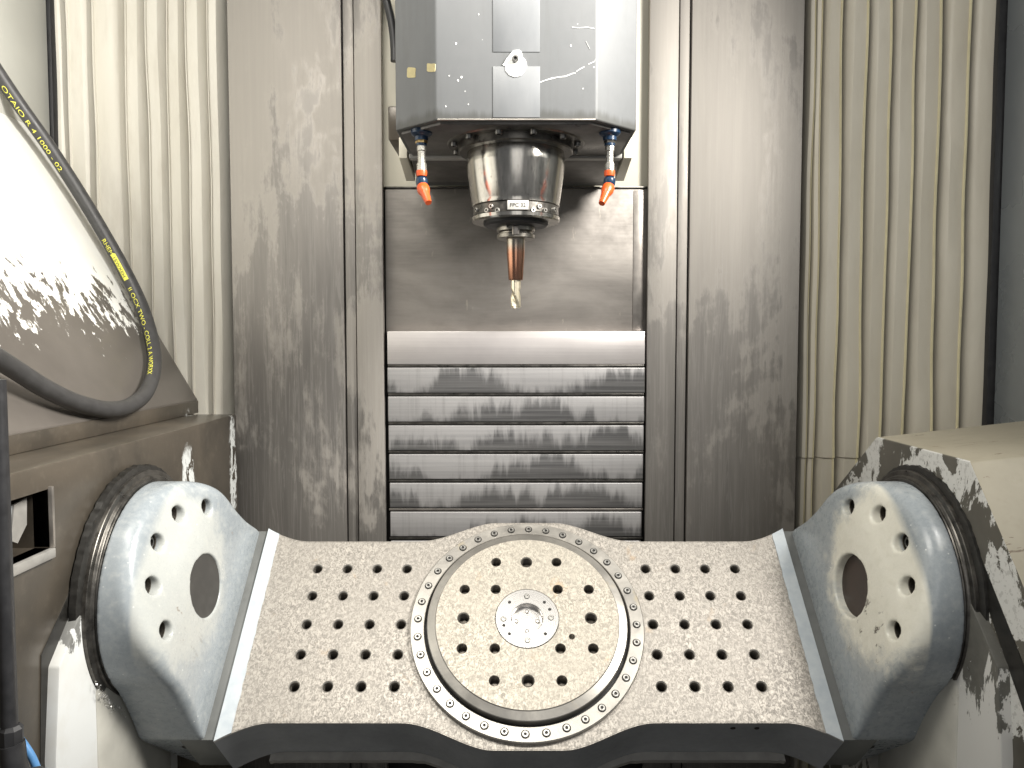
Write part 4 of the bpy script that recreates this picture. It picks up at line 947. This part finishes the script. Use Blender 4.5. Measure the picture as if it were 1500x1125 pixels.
# end mill: shank plus two-flute twisted cutter
bm = bmesh.new(); rings = []
for k in range(40):
    z = 0.1035 - (0.1035 - 0.0565)*k/39; tw = max(0, (0.085 - z))*70; fl = min(1, max(0, (0.088 - z)/0.006)); ring = []
    for i in range(28):
        a = 2*math.pi*i/28; r = 0.0081*(1 - 0.42*fl*max(0, math.cos(2*(a - tw)))**0.7) if fl > 0 else 0.0081
        if k > 37: r *= 0.9
        ring.append(bm.verts.new((XS + r*math.cos(a), YS + r*math.sin(a), z)))
    rings.append(ring)
for a, b in zip(rings[:-1], rings[1:]):
    for i in range(28): bm.faces.new((a[i], a[(i+1) % 28], b[(i+1) % 28], b[i]))
bm.faces.new(rings[0]); bm.faces.new(list(reversed(rings[-1]))); bmesh.ops.recalc_face_normals(bm, faces=bm.faces[:])
link('end_mill', bm_to(bm, 'end_mill', 40), tl, True, MM['gold'])

# ---------------------------------------------------------------- small things at the lower left
cd = thing('conduit', 'black upright cable conduit beside the pocket in the brown housing', 'conduit', (-0.535, 0.80, FLOOR))
pc = [px_y(1, v, 0.80) for v in (556, 600, 800, 1000, 1062)]
pc = [(pc[0][0], p[1], p[2]) for p in pc]
link('sleeve', tube('sleeve', [(p[0] - 0.004, p[1], p[2]) for p in pc], 0.0085, 18), cd, True, MM['black_rubber'])
link('end_nut', lathe('end_nut', [(0, 0), (0.0085, 0), (0.0115, -0.004), (0.0115, -0.018), (0.0095, -0.03), (0, -0.03)], 'Z', 8, 30, (pc[0][0] - 0.002, 0.80, pc[-1][2])), cd, True, MM['black_rubber'])
link('lower_hose', tube('lower_hose', catmull([(pc[0][0] - 0.002, 0.80, pc[-1][2] - 0.02), (pc[0][0] + 0.005, 0.80, pc[-1][2] - 0.06), (pc[0][0] + 0.03, 0.82, pc[-1][2] - 0.12), (pc[0][0] + 0.03, 0.86, FLOOR)], 8), 0.0125, 16), cd, True, MM['black_rubber'])
bt = tube('air_tube', catmull([px_y(u, v, 0.84) for u, v in ((4, 1062), (18, 1070), (36, 1092), (50, 1116), (58, 1145), (60, 1190))], 8), 0.0042, 14)
set_props(link('air_tube', bt, None, True, MM['blue_tube']), 'thin blue plastic air tube bending down beside the black conduit', 'tube')

# crumbs of swarf caught under the lower edge of each bearing ring
def crumbs(label, sgn):
    rr = random.Random(11 + sgn); bm = bmesh.new(); x0 = CC.x + sgn*0.5625
    for k in range(170):
        a = math.radians(rr.gauss(-128, 13)); r = 0.1705 + abs(rr.gauss(0, 0.004))
        p = Vector((x0 - sgn*rr.uniform(-0.001, 0.004), AXW.y + 0.006 + r*math.cos(a), AXW.z + r*math.sin(a)))
        sz = rr.uniform(0.0006, 0.0022)
        vs_ = [bm.verts.new(p + Vector((rr.uniform(-1, 1), rr.uniform(-1, 1), rr.uniform(-1, 1)))*sz) for _ in range(4)]
        for t3 in ((0, 1, 2), (0, 2, 3), (0, 3, 1), (1, 3, 2)): bm.faces.new([vs_[i] for i in t3])
    bmesh.ops.recalc_face_normals(bm, faces=bm.faces[:])
    set_props(link('swarf', bm_to(bm, 'swarf', sm=False), None, True, MM['swarf_bright']), label, 'swarf', kind='stuff')
crumbs('bright metal crumbs stuck under the bearing ring by the white base plate', -1)
crumbs('bright metal crumbs stuck under the bearing ring of the cream housing', 1)
# small holes and cast pocket in the undersides of the cheeks, bolt heads in the beam front
for sgn in (-1, 1):
    for x, n in ((0.505, -0.045), (0.465, -0.075)):
        me = lathe('drain_hole', [(0, 0.0), (0.0055, 0.0), (0.0062, 0.0006), (0.0068, 0.0)], 'Z', 18, 30)
        o = link('drain_hole', me, cradle, False, MM['socket_black'])
        o.location = (sgn*x, -(0.1775 + 0.20*(n + 0.004)) - 0.0004, n); o.rotation_euler = (math.radians(90 - 11.3), 0, 0)
for x in (0.30, 0.335):
    o = link('drain_hole', lathe('drain_hole', [(0, 0.0), (0.003, 0.0), (0.0036, 0.0006), (0.004, 0.0)], 'Z', 14, 30), cradle, False, MM['socket_black'])
    o.location = (x, -0.1539, -0.018); o.rotation_euler = (math.pi/2, 0, 0)
